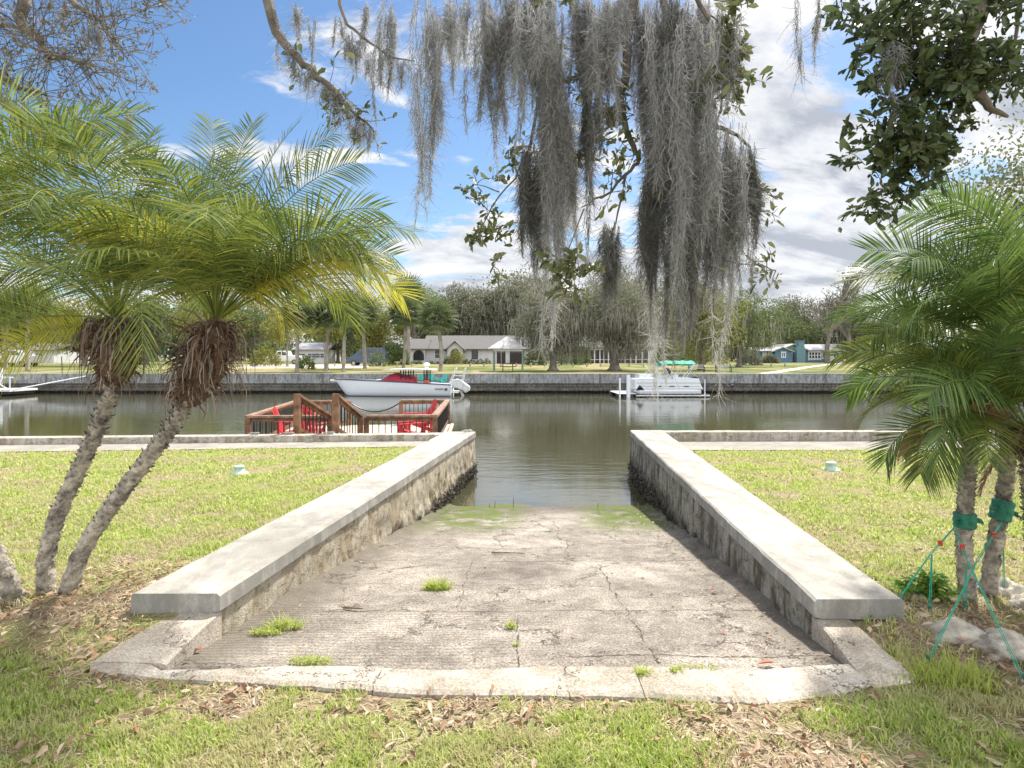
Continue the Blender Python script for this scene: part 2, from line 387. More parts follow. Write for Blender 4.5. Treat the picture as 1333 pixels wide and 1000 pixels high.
M['bark'] = mat('oak_bark', (.17, .145, .12), .95, var=.4, scale=9, bump=1.0, bscale=30)
M['barkfar'] = mat('far_bark', (.20, .175, .15), .95, var=.3, scale=3, bump=.6, bscale=8)
M['greybark'] = mat('grey_palm_bark', (.30, .275, .24), .95, var=.3, scale=3, bump=.6, bscale=10)
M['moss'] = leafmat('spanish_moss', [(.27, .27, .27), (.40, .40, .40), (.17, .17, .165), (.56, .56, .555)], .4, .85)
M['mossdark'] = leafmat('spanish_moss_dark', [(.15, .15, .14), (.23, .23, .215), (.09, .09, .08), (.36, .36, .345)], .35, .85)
M['mosspale'] = leafmat('spanish_moss_pale', [(.44, .43, .41), (.54, .53, .51), (.34, .33, .31)], .4, .85)
M['oakleaf'] = leafmat('oak_leaf', [(.035, .055, .02), (.06, .085, .03), (.09, .12, .045), (.045, .065, .025)], .25, .4)
M['oakleaf_small'] = leafmat('oak_leaf_small', [(.16,.14,.10),(.22,.20,.15),(.12,.12,.07)], .3, .6)
M['oakleaf_light'] = leafmat('oak_leaf_light', [(.075, .095, .04), (.12, .145, .055), (.17, .195, .08), (.21, .20, .12)], .3, .45)
M['far_grey'] = leafmat('far_oak_grey', [(.10, .11, .065), (.17, .175, .115), (.24, .235, .17), (.13, .145, .08)], .3, .8)
M['far_moss'] = leafmat('far_oak_moss', [(.26, .25, .21), (.34, .33, .28), (.20, .19, .155)], .3, .9)
M['far_green'] = leafmat('far_green', [(.075, .11, .035), (.12, .16, .05), (.17, .20, .075), (.05, .08, .03)], .3, .7)
M['far_lime'] = leafmat('far_lime', [(.19, .21, .05), (.28, .28, .07), (.13, .16, .04), (.24, .21, .06)], .35, .7)
M['far_palm'] = leafmat('far_palm', [(.10, .15, .06), (.16, .21, .09), (.07, .11, .045), (.22, .22, .12)], .3, .6)
# ------------------------------------------------------------------ near ground, ramp, walls
def RZ(Y): return -(Y - 2.93) * .1039           # ramp surface height
def LI(Y): return -1.614 + (Y - 3.39) * .1243   # inner faces of the two ramp walls
def RI(Y): return 1.628 + (Y - 3.31) * .0665
def LO(Y): return -2.11 + (Y - 3.366) * .1172
def RO(Y): return 2.11 + (Y - 3.366) * .081
YL, YR = 11.10, 11.23
def frontY(X):                                   # near edge of the concrete sill
    return np.interp(X, [-2.05, -1.6, -1.1, -.42, .5, 1.1, 1.6, 1.95], [2.93, 2.85, 2.80, 2.72, 2.70, 2.66, 2.78, 2.86])

def poly_sheet(name, polys, mt, z, **k):
    mb = MB()
    for p in polys: mb.add([(x, y, z if len(q) == 0 else q[0]) for x, y, *q in p], [tuple(range(len(p)))])
    o = mb.build(name, mt); tag(o, **k); return o

yl = lambda X: 10.34 + (X + 1.4) * .09           # land-side edge of the walkway, left
yr = lambda X: 9.92
gr = MB()
fx = [-2.05, -1.6, -1.1, -.42, .5, 1.1, 1.6, 1.95]
fe = [(x, float(frontY(x))) for x in fx]
Z0 = 0.0
gr.add([(-45, -40, Z0), (45, -40, Z0), (45, 2.5, Z0), (1.95, 2.5, Z0), *[(x, y, Z0) for x, y in fe[::-1]], (-2.05, 2.5, Z0), (-45, 2.5, Z0)], [tuple(range(13 + 0))])
gr.add([(-45, 2.5, Z0), (-2.05, 2.5, Z0), (-2.05, 2.93, Z0), (-1.9, 3.36, Z0), (-1.1, 11.0, Z0), (-1.4, 10.9, Z0), (-45, 7.6, Z0)], [tuple(range(7))])
gr.add([(45, 2.5, Z0), (45, 11.5, Z0), (2.6, 11.1, Z0), (1.9, 3.36, Z0), (1.8, 3.2, Z0), (1.95, 2.86, Z0), (1.95, 2.5, Z0)], [tuple(range(7))])
tag(gr.build('ground', M['soil']), kind='structure')

# ramp: a fine sheet with bumps
ny, nx = 150, 70
Y = np.linspace(2.9, 13.2, ny); U = np.linspace(0, 1, nx); YY, UU = np.meshgrid(Y, U, indexing='ij')
XX = (LI(YY) - .04) * (1 - UU) + (RI(YY) + .04) * UU
ZZ = RZ(YY) + (fbm(XX * 1.6, YY * 1.6, 3) - .5) * .035 + (fbm(XX * 9, YY * 9, 5, 3) - .5) * .008
ed = np.minimum(UU, 1 - UU); ZZ += .03 * np.exp(-(ed / .03) ** 2) * (YY > 4)
q = np.arange((ny - 1) * nx).reshape(ny - 1, nx)[:, :-1].ravel()
tag(npmesh('boat_ramp', np.stack([XX, YY, ZZ], -1), np.stack([q, q + 1, q + nx + 1, q + nx], 1), M['ramp'], smooth=True), kind='structure')

# border sill in front of the ramp: broken slabs with a rough near edge
def gz(x, y):                                    # soil banked up against the wall ends
    x = np.asarray(x, float); y = np.asarray(y, float)
    l = .10 * np.exp(-(np.maximum(np.abs(x + 2.25) - .32, 0) / .28) ** 2 - (np.maximum(np.abs(y - 3.75) - .38, 0) / .17) ** 2)
    r = .095 * np.exp(-(np.maximum(np.abs(x - 2.35) - .38, 0) / .25) ** 2 - (np.maximum(np.abs(y - 3.75) - .42, 0) / .20) ** 2)
    return np.maximum(l, r) * (.85 + .3 * vnoise(x * 6, y * 6, 3))
for x0_, x1_ in ((-3.3, -1.83), (1.83, 3.4)):
    gx_, gy_ = np.meshgrid(np.linspace(x0_, x1_, 60), np.linspace(2.98, 4.7, 60)); q = np.arange(59 * 60).reshape(59, 60)[:, :-1].ravel()
    tag(npmesh('soil_bank', np.stack([gx_, gy_, gz(gx_, gy_) - .004], -1), np.stack([q, q + 1, q + 61, q + 60], 1), M['soil'], smooth=True), kind='structure')
def slab(name, xs, near, far, zt, zb, tilt=0):
    n = 24; V = []; F = []
    sk = [random.uniform(-.035, .035), random.uniform(-.035, .035)]
    for i in range(n + 1):
        u = xs[0] + (xs[1] - xs[0]) * i / n
        yn = near(u) + (random.random() - .5) * .018; yf = far(u) + (random.random() - .5) * .008
        zt_ = zt + tilt * (i / n - .5) + (random.random() - .5) * .004
        V += [(u, yn - .015, zb), (u, yn - .006, zt_ - .012), (u, yn + .02, zt_), (u, yf - .015, zt_ + .001), (u, yf, zt_ - .008), (u, yf, zb)]
    for i in range(n):
        for k in range(5):
            a = i * 6 + k; F.append((a, a + 6, a + 7, a + 1))
    F += [(0, 1, 2, 3, 4, 5), tuple(n * 6 + k for k in (5, 4, 3, 2, 1, 0))]
    return MB().add(V, F)
random.seed(4)
fy = lambda x: float(frontY(x)); sy = lambda x: 2.93 + .02 * math.sin(x * 5) + (x > .6) * .03
sill = MB()
for a, b, zt, tl in ((-1.98, .578, .028, 0), (.585, 1.108, .02, -.006), (1.12, 1.64, .012, .02)):
    s = slab('s', (a, b), fy, (lambda x: sy(x) if x > -1.7 else 2.99), zt, -.12, tl); sill.add(s.v, s.f)
def curb(pts_in, pts_out, zz_c):                 # side borders rising to the walls
    n = len(pts_in); V = []
    for (x, y), (x2, y2), zt in zip(pts_in, pts_out, zz_c): V += [(x, y, -.15), (x, y, zt - .008), (x * .94 + x2 * .06, y * .94 + y2 * .06, zt), (x * .06 + x2 * .94, y * .06 + y2 * .94, zt), (x2, y2, zt - .012), (x2, y2, -.15)]
    F = [(i * 6 + k, i * 6 + k + 6, i * 6 + k + 7, i * 6 + k + 1) for i in range(n - 1) for k in range(5)] + [(0, 1, 2, 3, 4, 5), tuple((n - 1) * 6 + k for k in (5, 4, 3, 2, 1, 0))]
    return MB().add(V, F)
L_in = [(-1.66, 2.95), (-1.65, 3.1), (-1.635, 3.25), (-1.615, 3.42)]; L_out = [(-2.04, 2.97), (-2.0, 3.1), (-1.93, 3.25), (-1.86, 3.42)]
R_in = [(1.625, 2.90), (1.63, 3.05), (1.635, 3.2), (1.64, 3.36)]; R_out = [(1.86, 2.84), (1.85, 3.05), (1.84, 3.2), (1.82, 3.36)]
c1 = curb(L_in, L_out, [.034, .055, .078, .094]); sill.add(c1.v, c1.f)
c2 = curb(R_in[::-1], R_out[::-1], [.094, .08, .058, .036]); sill.add(c2.v, c2.f)
tag(sill.build('ramp_sill', M['sill']), kind='structure')

# low ramp walls with a cap
def ramp_wall(label, inner, outer, side, y0, y1, zn, zf, wm):
    base = (inner(y0), y0, 0)
    t = thing('ramp_wall', label, 'retaining wall', base)
    n = 60; V = []; F = []
    for i in range(n + 1):
        f = i / n; y = y0 + (y1 - y0) * f; z = zn + (zf - zn) * f
        e = (fbm(y * 3, 0, 7) - .5) * .022; e2 = (fbm(y * 9, 4, 9, 4) - .5) * .022; xi, xo = inner(y) + e * .6 + e2, outer(y) + e; s = side
        V += [(xi + s * .03, y, z - .105), (xi - s * .004, y, z - .095), (xi, y, z - .014 + e2 * .5), (xi + s * .014, y, z), (xo - s * .012, y, z), (xo, y, z - .012), (xo, y, z - .112)]
    for i in range(n):
        for k in range(6):
            a = i * 7 + k; F.append((a, a + 7, a + 8, a + 1) if side < 0 else (a, a + 1, a + 8, a + 7))
    F += [tuple(range(7)), tuple(n * 7 + k for k in range(6, -1, -1))]
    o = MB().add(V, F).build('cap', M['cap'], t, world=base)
    # wall body: displaced inner face, plain others
    ny, nz = 260, 34; Yb = np.linspace(y0 + .012, y1 - .003, ny); tb = np.linspace(0, 1, nz)
    YY, TT = np.meshgrid(Yb, tb, indexing='ij')
    ztop = zn + (zf - zn) * (YY - y0) / (y1 - y0) - .096
    ZZ = ztop + (-1.3 - ztop) * TT
    dep = np.clip((ztop - ZZ) * 2.2, 0, 1) * np.clip((YY - y0) / 2.5, .15, 1)
    rough = (fbm(YY * 5, ZZ * 5, 21) - .5) * .10 + np.maximum(fbm(YY * 16, ZZ * 14, 31, 3) - .52, 0) * -.14 + (fbm(YY * 34, ZZ * 34, 33, 2) - .5) * .02
    XX = inner(YY) + side * .018 - side * rough * dep - side * .02 * dep
    q = np.arange((ny - 1) * nz).reshape(ny - 1, nz)[:, :-1].ravel()
    Fq = np.stack([q, q + 1, q + nz + 1, q + nz], 1)
    V1 = np.stack([XX, YY, ZZ], -1).reshape(-1, 3)
    back = np.array([(outer(y0) - side * .02, y0 + .012, zn - .096), (outer(y1) - side * .02, y1 - .003, zf - .096), (outer(y1) - side * .02, y1 - .003, -1.3), (outer(y0) - side * .02, y0 + .012, -1.3),
                     (inner(y0) + side * .02, y0 + .012, zn - .096), (inner(y1) + side * .02, y1 - .003, zf - .096), (inner(y1) + side * .02, y1 - .003, -1.3), (inner(y0) + side * .02, y0 + .012, -1.3)])
    Vb, Fb = cat([(V1, Fq), (back, np.array([(0, 1, 2, 3), (1, 5, 6, 2), (0, 3, 7, 4), (4, 5, 1, 0)]))])
    npmesh('wall_body', Vb - np.array(base), Fb, wm, t)
    # oyster shells at the tide line
    rg = np.random.default_rng(5 + side); N = 1700
    y = y0 + (y1 - y0 - .02) * rg.random(N) ** .45; z = -.50 + rg.normal(0, .09, N); kp = (z > RZ(y) - .02) & (z < -.36) & (y > 7.9); y, z = y[kp], z[kp]
    P = np.stack([inner(y) - side * (.0 + rg.random(len(y)) * .03), y, z], 1)
    D = unit(rg.normal(0, 1, P.shape) + np.array([-side * 1.2, 0, .3])); Nn = rg.normal(0, 1, P.shape)
    Vq, Fq = leafquads(P, D, Nn, .022 + rg.random(len(y)) * .022, .022)
    npmesh('oyster_crust', Vq - np.array(base), Fq, M['oyster'], t)
    return t
M['oyster'] = leafmat('oyster_shell', [(.05, .045, .035), (.11, .10, .085), (.03, .025, .02), (.22, .20, .17)], 0.0, .9)
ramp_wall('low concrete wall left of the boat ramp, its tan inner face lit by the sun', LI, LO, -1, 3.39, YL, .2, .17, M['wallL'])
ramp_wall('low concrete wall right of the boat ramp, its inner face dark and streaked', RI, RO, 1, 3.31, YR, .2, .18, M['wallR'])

# walkway slabs behind the seawall
poly_sheet('walkway', [[(-1.25, yl(-1.25)), (-1.25, 11.06), (-8.75, 10.52), (-32, 8.9), (-32, 7.6), (-8.1, yl(-8.1))], [(2.62, 9.92), (32, 9.9), (32, 11.3), (2.75, 11.0)]], M['walk'], .012, kind='structure')

# near seawall: parapet strips and sheet wall down into the canal
def seawall(label, pts, zt, wid):
    base = (pts[0][0], pts[0][1], 0); t = thing('seawall', label, 'seawall', base)
    cp = MB(); bd = MB(); n = len(pts)
    for (x0, y0), (x1, y1) in zip(pts[:-1], pts[1:]):
        d = Vector((x1 - x0, y1 - y0)).normalized(); nn = Vector((-d.y, d.x)); nn = nn if nn.y > 0 else -nn
        pr = [(x0, y0), (x1, y1), (x1 + nn.x * wid, y1 + nn.y * wid), (x0 + nn.x * wid, y0 + nn.y * wid)]
        if (x1 - x0) < 0: pr = pr[::-1]
        cp.prism(pr, -.1, zt)
        pr2 = [(x0 + nn.x * .05, y0 + nn.y * .05), (x1 + nn.x * .05, y1 + nn.y * .05), (x1 + nn.x * (wid - .04), y1 + nn.y * (wid - .04)), (x0 + nn.x * (wid - .04), y0 + nn.y * (wid - .04))]
        if (x1 - x0) < 0: pr2 = pr2[::-1]
        bd.prism(pr2, -1.6, -.103)
    cp.build('parapet', M['parapet'], t, world=base, bevel=.012); bd.build('sheet_wall', M['farwall_low'], t, world=base)
seawall('low concrete seawall parapet running left from the ramp, behind the brown dock steps', [(-1.20, 11.06), (-8.75, 10.52), (-32, 8.9)], .125, .27)
seawall('low concrete seawall parapet running right from the ramp behind the walkway', [(2.72, 10.98), (8.0, 11.05), (32, 11.25)], .175, .25)
# hardware on the cap of the left parapet
def cleat(x, y, z, label):
    t = thing('dock_cleat', label, 'cleat', (x, y, z), .3)
    m = MB().box((-.03, 0, .014), (.02, .03, .028)).box((.03, 0, .014), (.02, .03, .028)).tube([(-.10, 0, .03), (-.05, 0, .036), (.05, 0, .036), (.10, 0, .03)], [.006, .011, .011, .006], 8)
    m.build('horn', M['metalgrey'], t); MB().box((0, 0, .003), (.14, .05, .006)).build('base_plate', M['metalgrey'], t)
M['metalgrey'] = mat('grey_metal', (.35, .35, .34), .5, .7)
cleat(GX(608, 11.0), 10.98, .168, 'small grey cleat on the far corner of the left ramp wall')
cleat(GX(376, 11.0), 10.98, .13, 'small grey cleat on the seawall just left of the dock steps')
cleat(GX(330, 10.9), 10.92, .13, 'small grey cleat on the seawall at the left end of the dock')
cleat(GX(428, 11.0), 11.02, .13, 'small grey cleat on the seawall between the two stair rails')

# water
wt = MB(); wt.add([(-150, 8, -.61), (150, 8, -.61), (150, 37.2, -.61), (-150, 37.2, -.61)], [(0, 1, 2, 3)])
tag(wt.build('water', M['water']), kind='structure')
bed = MB(); bed.add([(-150, 7, -2.2), (150, 7, -2.2), (150, 37.2, -2.2), (-150, 37.2, -2.2)], [(0, 1, 2, 3)])
tag(bed.build('canal_bed', M['soil']), kind='structure')

# grass ----------------------------------------------------------
rg = np.random.default_rng(11)
def dirt(x, y):                                  # 1 = bare litter ground, 0 = full lawn
    n = fbm(x * 1.7, y * 1.7, 41)
    d = np.zeros_like(x)
    d = np.maximum(d, 1.25 - np.hypot((x + 2.75) / 1.25, (y - 3.45) / .75) * .9)
    d = np.maximum(d, 1.25 - np.hypot((x + 1.9) / .8, (y - 3.05) / .38) * .9)
    d = np.maximum(d, .9 - np.hypot((x - 2.6) / .95, (y - 3.25) / .65) * .75)
    fr = frontY(np.clip(x, -2.05, 1.95)); d = np.maximum(d, (.8 - np.abs(y - fr + .05) / .20) * (y < 3.2) * .9)
    d = np.maximum(d, (.9 - np.hypot((x + .25) / .55, (y - 2.6) / .2) * .8))
    d = np.maximum(d, np.clip(fbm(x * 1.5, y * 2.6, 77, 3) - .47, 0, 1) * 3.6 * (y < 3.2))
    ew = np.minimum(np.abs(x - LO(y)), np.abs(x - RO(y))); d = np.maximum(d, (.75 - ew / .16) * (y > 3.3))
    return np.clip(d + (n - .5) * 1.5, 0, 1)
def onlawn(x, y):
    a = y < frontY(np.clip(x, -2.05, 1.95)) - .015
    out = (x < -2.06) | (x > 1.9)
    l = (x < LO(y) - .0) & (y > 3.2) & (y < yl(x)); r = (x > RO(y) + .0) & (y > 3.2) & (y < 9.92)
    lf = (x < -2.06 + np.clip((y - 2.97) * .42, 0, .3)) & (y <= 3.36)
    rt = (x > 1.88) & (y <= 3.4)
    return (a & ~out) | (out & (y < 2.9)) | ((lf | l | r | rt) & (y >= 2.9))
def sample(n, x0, x1, y0, y1):
    x = x0 + (x1 - x0) * rg.random(n); y = y0 + (y1 - y0) * rg.random(n)
    k = onlawn(x, y) & (np.abs(x) < y * .86 + .6); return x[k], y[k]
def blades(name, x, y, h, wd, mt, z=0.0, lean=.55, **k):
    n = len(x); az = rg.random(n) * 6.283; ln = np.abs(rg.normal(lean, .3, n)); h = h * (.45 + rg.random(n) * .9); wd = wd * (.6 + .8 * rg.random(n))
    d = np.stack([np.cos(az), np.sin(az)], 1); sdv = np.stack([-np.sin(az), np.cos(az)], 1)
    P = np.stack([x, y, np.full(n, z) + (gz(x, y) if name in ('lawn_grass', 'dry_grass') else 0)], 1); out = []
    for f, lw, up in ((0, .8, 0), (.5, 1, .62), (1, .12, 1)):
        c = P.copy(); c[:, :2] += d * (ln * h * f ** 1.7)[:, None]; c[:, 2] += h * up * np.clip(1.05 - ln * .35, .35, 1)
        o = np.zeros((n, 3)); o[:, :2] = sdv * (wd * lw / 2)[:, None]; out += [c - o, c + o]
    V = np.stack(out, 1); b = np.arange(n)[:, None] * 6
    F = np.concatenate([b + np.array([[0, 1, 3, 2]]), b + np.array([[2, 3, 5, 4]])])
    o = npmesh(name, V, F, mt); tag(o, **k); return o
xs, ys, hs, ws = [], [], [], []
for n, x0, x1, y0, y1, h, wd in ((230000, -3.0, 3.0, 1.9, 3.1, .031, .0044), (110000, -5.2, 5.2, 2.8, 5.0, .032, .0056), (110000, -8.6, 8.6, 5.0, 7.5, .034, .010), (80000, -9.3, 9.3, 7.5, 10.4, .034, .015)):
    x, y = sample(n, x0, x1, y0, y1); dd = dirt(x, y); cl = fbm(x * 7, y * 7, 51, 3); k = rg.random(len(x)) > dd * 1.15 + (cl < .45) * .6
    xs.append(x[k]); ys.append(y[k]); hs.append(np.full(k.sum(), h) * (.65 + cl[k] * .75)); ws.append(np.full(k.sum(), wd))
x = np.concatenate(xs); y = np.concatenate(ys)
blades('lawn_grass', x, y, np.concatenate(hs), np.concatenate(ws), M['grass'], kind='stuff', label='short yellow-green lawn grass around the boat ramp', cat='grass')
x, y = sample(70000, -4.5, 4.5, 1.9, 5.0); dd = dirt(x, y); k = rg.random(len(x)) < dd * .6 + .5
blades('dry_grass', x[k], y[k], .030, .004, M['straw'], lean=1.8, kind='stuff', label='dry straw and thatch lying in the lawn', cat='dry grass')
# leaf litter
x, y = sample(26000, -4.2, 4.2, 1.95, 4.8); dd = dirt(x, y); k = rg.random(len(x)) < np.clip(dd - .12, 0, 1) ** 1.1 * .75 + .02; x, y = x[k], y[k]
def litter(x, y, z, name='leaf_litter', mn=.03, mx=.065, **kw):
    n = len(x); P = np.stack([x, y, z], 1); az = rg.random(n) * 6.283; D = np.stack([np.cos(az), np.sin(az), rg.normal(0, .25, n)], 1); N = unit(rg.normal(0, .5, (n, 3)) + np.array([0, 0, 1.])); L = mn + rg.random(n) * (mx - mn)
    V, F = leafquads(P, D, N, L, L * (.22 + rg.random(n) * .2), True); return tag(npmesh(name, V, F, M['litter']), **kw)
litter(x, y, gz(x, y) + .008 + rg.random(len(x)) * .02, kind='stuff', label='fallen brown oak leaves scattered on the ground', cat='leaf litter')
# small debris on the ramp
n = 520; yb = 2.95 + 6 * rg.random(n) ** 1.2; u = np.where(rg.random(n) < .6, 1 - np.abs(rg.normal(0, .1, n)), rg.random(n)); u = np.clip(u, .01, .99); xb = LI(yb) * (1 - u) + RI(yb) * u
litter(xb, yb, RZ(yb) + .018, 'ramp_debris', .012, .04, kind='stuff', label='leaf crumbs and grit strewn along the right side of the ramp', cat='debris')
# weeds on the ramp
def tuft(px, py, rad, n, h, label, mt='weed', lean=.9, name='weed_tuft', z=None, elong=1.0, cat='weed'):
    Yb = 956.5 / (py - 466 - 83.1) if z is None else 800 * (CAMZ - z) / (py - 466); zb = RZ(Yb) if z is None else z
    xb = GX(px, Yb)
    a = rg.random(n) * 6.283; rr = rad * np.sqrt(rg.random(n)) ; x = np.cos(a) * rr * elong * (1 + .5 * rg.random(n) ** 3); y = np.sin(a) * rr * .6
    hh = h * (1.15 - (rr / rad) ** 2 * .65) * (.6 + .8 * rg.random(n))
    o = blades(name, x, y, hh, .0045, M[mt], z=.005, lean=lean); o.location = (xb, Yb, zb); tag(o, label, cat); return o
tuft(569, 768, .085, 420, .065, 'round yellow-green weed tuft in the middle of the ramp')
tuft(370, 818, .07, 260, .06, 'tall loose weed clump beside the left wall on the ramp', elong=1.5)
tuft(345, 826, .05, 160, .04, 'low weed patch left of the ridged concrete', elong=1.6)
tuft(405, 864, .06, 260, .032, 'small flat weed tuft at the near edge of the ramp on the left', elong=1.7)
tuft(665, 818, .030, 90, .035, 'tiny weed tuft at the head of the middle crack')
tuft(836, 880, .035, 110, .04, 'thin pale weed sprouting in the broken sill, left of a smaller one', z=.01)
tuft(879, 876, .03, 80, .03, 'small weed in the broken sill joint, next to the crack', z=.01)
tuft(672, 842, .02, 40, .022, 'row of tiny weed blades growing out of the middle crack', elong=.5)
tuft(905, 872, .05, 70, .022, 'sparse weed blades along the broken right joint of the sill', elong=2.2, z=.01)
tuft(268, 818, .035, 70, .035, 'sparse weed in the corner by the left side curb')
tuft(1238, 890, .20, 500, .10, 'dark green grass clump on the bare soil right of the ramp', 'weed', .6, 'grass_clump', z=0, cat='grass clump')
tuft(1150, 822, .10, 160, .06, 'small grass clump at the near corner of the right wall', 'weed', .7, 'grass_clump', z=0, elong=1.2, cat='grass clump')
tuft(200, 775, .09, 60, .05, 'few green blades at the near corner of the left wall', 'weed', 1., 'grass_clump', z=0, elong=1.2, cat='grass clump')
def stick(name, px, py, L, az, r, label, cat_, up=.0, mt='palmbarkdark'):
    Yb = 956.5 / (py - 466 - 83.1); xb = GX(px, Yb); V, F = tube([(0, 0, .01), (math.cos(az) * L * .5, math.sin(az) * L * .5, .012 + up * .5), (math.cos(az) * L, math.sin(az) * L, .01 + up)], [r, r * .9, r * .4], 6)
    o = npmesh(name, V, F, M[mt]); o.location = (xb, Yb, RZ(Yb)); tag(o, label, cat_)
stick('twig', 447, 793, .13, -.15, .007, 'dark brown twig lying on the left half of the ramp', 'twig')
stick('twig', 640, 721, .30, -.05, .006, 'thin brown twig lying across the middle of the ramp', 'twig')
for px, h, lab in ((668, .16, 'tallest thin bare reed standing at the water edge of the ramp'), (644, .10, 'short bare reed standing at the water edge, next to the tallest one'), (637, .06, 'shortest bare reed stub at the water edge of the ramp'), (778, .07, 'lone bare reed stub right of centre at the water edge'), (876, .12, 'thin bare reed near the algae by the right wall')):
    stick('reed', px, 662 if px < 800 else 690, .015, 1, .004, lab, 'reed', h)
def leaf1(px, py, lab, L=.05, z=None, az=.3):
    Yb = 956.5 / (py - 466 - 83.1) if z is None else 800 * (CAMZ - z) / (py - 466); zb = RZ(Yb) if z is None else z
    V, F = leafquads(np.array([[0, 0, .012]]), np.array([[math.cos(az), math.sin(az), .15]]), np.array([[.1, .2, 1.]]), L, L * .5, True)
    o = npmesh('fallen_leaf', V, F, M['redleaf']); o.location = (GX(px, Yb), Yb, zb); tag(o, lab, 'leaf')
M['redleaf'] = leafmat('red_leaf', [(.36, .13, .05), (.30, .10, .05)], .15, .6)
leaf1(925, 774, 'single rust brown leaf on the ramp near the right wall', .05)
leaf1(938, 827, 'small reddish leaf on the ramp in front of the right wall', .035)
leaf1(513, 832, 'small dark red leaf on the ramp left of centre', .03, az=1.2)
leaf1(252, 848, 'orange leaf wedged in the left corner of the sill', .06, az=-.4)
leaf1(985, 868, 'long brown leaf lying in the broken sill crack', .09, az=0)

# pale green vent caps in the lawns
def vent(px, py, label):
    x, y, _ = GP(px, py); t = thing('vent_cap', label, 'drain cap', (x, y, 0))
    MB().lathe([(.115, 0), (.112, .012), (.082, .03), (.064, .052), (.057, .075)], n=24).build('skirt', M['ventgreen'], t, smooth=False)
    MB().lathe([(.062, .075), (.066, .082), (.066, .098), (.058, .108), (.02, .112)], n=24).build('lid', M['ventgreen'], t)
M['ventgreen'] = mat('vent_green', (.42, .56, .47), .7, var=.2, scale=15)
M['ventblue'] = M['ventgreen']
vent(311, 617, 'pale green drain cap in the left lawn'); vent(1082, 612, 'blue-green drain cap in the right lawn')

# limestone rocks at the palm bed
def rock(px, py, r, sz, seed, label):
    x, y, _ = GP(px, py); n1, n2 = 22, 30; th = np.linspace(0, math.pi, n1); ph = np.linspace(0, 2 * math.pi, n2, endpoint=False); T, Pp = np.meshgrid(th, ph, indexing='ij')
    d = np.stack([np.sin(T) * np.cos(Pp), np.sin(T) * np.sin(Pp), np.cos(T)], -1)
    nse = (fbm(d[..., 0] * 2.2 + seed, d[..., 1] * 2.2 + d[..., 2] * 1.7, seed, 4) - .5) * .9 + (fbm(d[..., 0] * 9 + d[..., 2] * 5, d[..., 1] * 9 + seed, seed + 3, 3) - .5) * .26
    V = d * (1 + nse)[..., None] * np.array(sz) * r; V[..., 2] = np.maximum(V[..., 2], -.03) + .0
    q = np.array([(i * n2 + k, i * n2 + (k + 1) % n2, (i + 1) * n2 + (k + 1) % n2, (i + 1) * n2 + k) for i in range(n1 - 1) for k in range(n2)])
    o = npmesh('rock', V, q[:, ::-1], M['rock'], smooth=True); o.location = (x, y, .03); tag(o, label, 'rock')
M['rock'] = mat('limestone', (.50, .46, .39), .95, var=.35, scale=9, bump=1.0, bscale=22)
rock(1238, 838, .135, (1.15, .8, .62), 3, 'large pale limestone rock in front of the wrapped palm trunk')
rock(1306, 850, .14, (1.1, .9, .5), 8, 'flat pale limestone rock right of the large one')
rock(1186, 797, .12, (.75, .8, .75), 5, 'limestone rock beside the end of the right wall, left of the leafy plant')
rock(1210, 770, .09, (1.1, .8, .8), 12, 'rounded rock behind the leafy plant')
rock(1300, 782, .13, (1.2, .8, .85), 15, 'mossy grey rock behind the second palm trunk')
rock(1345, 810, .15, (1.0, .9, .8), 17, 'grey rock at the right edge of the palm bed')
# ------------------------------------------------------------------ pygmy palms
def frond(o, az, el, L, droop, nl, ll, rng, wide=.011, twist=0.):
    n = 22; t = np.linspace(0, 1, n); e = el - droop * t ** 2.0; az_ = az + twist * t
    d = np.stack([np.cos(az_) * np.cos(e), np.sin(az_) * np.cos(e), np.sin(e)], 1)
    P = np.array(o) + np.concatenate([np.zeros((1, 3)), np.cumsum((d[:-1] + d[1:]) / 2 * (L / (n - 1)), 0)])
    parts = [quadsof(tube(P, np.linspace(.007, .0018, n), 4, False))]
    tt = np.linspace(.20, .99, nl); idx = tt * (n - 1); i0 = np.minimum(idx.astype(int), n - 2); fr = (idx - i0)[:, None]
    B = P[i0] * (1 - fr) + P[i0 + 1] * fr; T = unit(d[i0] * (1 - fr) + d[i0 + 1] * fr)
    Sx = unit(np.stack([-np.sin(az_[i0]), np.cos(az_[i0]), np.zeros(nl)], 1)); U = np.cross(T, Sx); U *= np.where(U[:, 2:] < 0, -1, 1)
    side = abs(math.cos(az)); rl = rng.choice([-1, 1]) * (rng.uniform(.45, 1.25) if side > .55 else rng.uniform(0, .5)); rl = rl * (.55 + .45 * tt[:, None])
    Sx, U = Sx * np.cos(rl) + U * np.sin(rl), U * np.cos(rl) - Sx * np.sin(rl)
    for s in (-1, 1):
        ang = np.interp(tt, [0, .5, 1], [R(76), R(62), R(32)]) + rng.normal(0, .05, nl)
        D = unit(T * np.cos(ang)[:, None] + Sx * s * np.sin(ang)[:, None] + U * (.14 + rng.normal(0, .06, (nl, 1))))
        l = ll * np.interp(tt, [0.1, .3, .6, .9, 1], [.5, .95, 1., .74, .5]) * (.9 + .2 * rng.random(nl)); wv = unit(np.cross(D, U))
        g = np.array([0, 0, -1.]); out = []
        dr = rng.uniform(.05, .38) + .12 * rng.random((nl, 1))
        for f, ww in ((0, .45), (.33, 1), (.68, .75), (1, .12)):
            c = B + D * (l * f)[:, None] + g * dr * (l * f * f)[:, None] * .9; out += [c - wv * wide * ww / 2, c + wv * wide * ww / 2]
        V = np.stack(out, 1).reshape(-1, 3); b = np.arange(nl)[:, None] * 8
        parts.append((V, np.concatenate([b + np.array([[k, k + 1, k + 3, k + 2]]) for k in (0, 2, 4)])))
    return cat(parts)


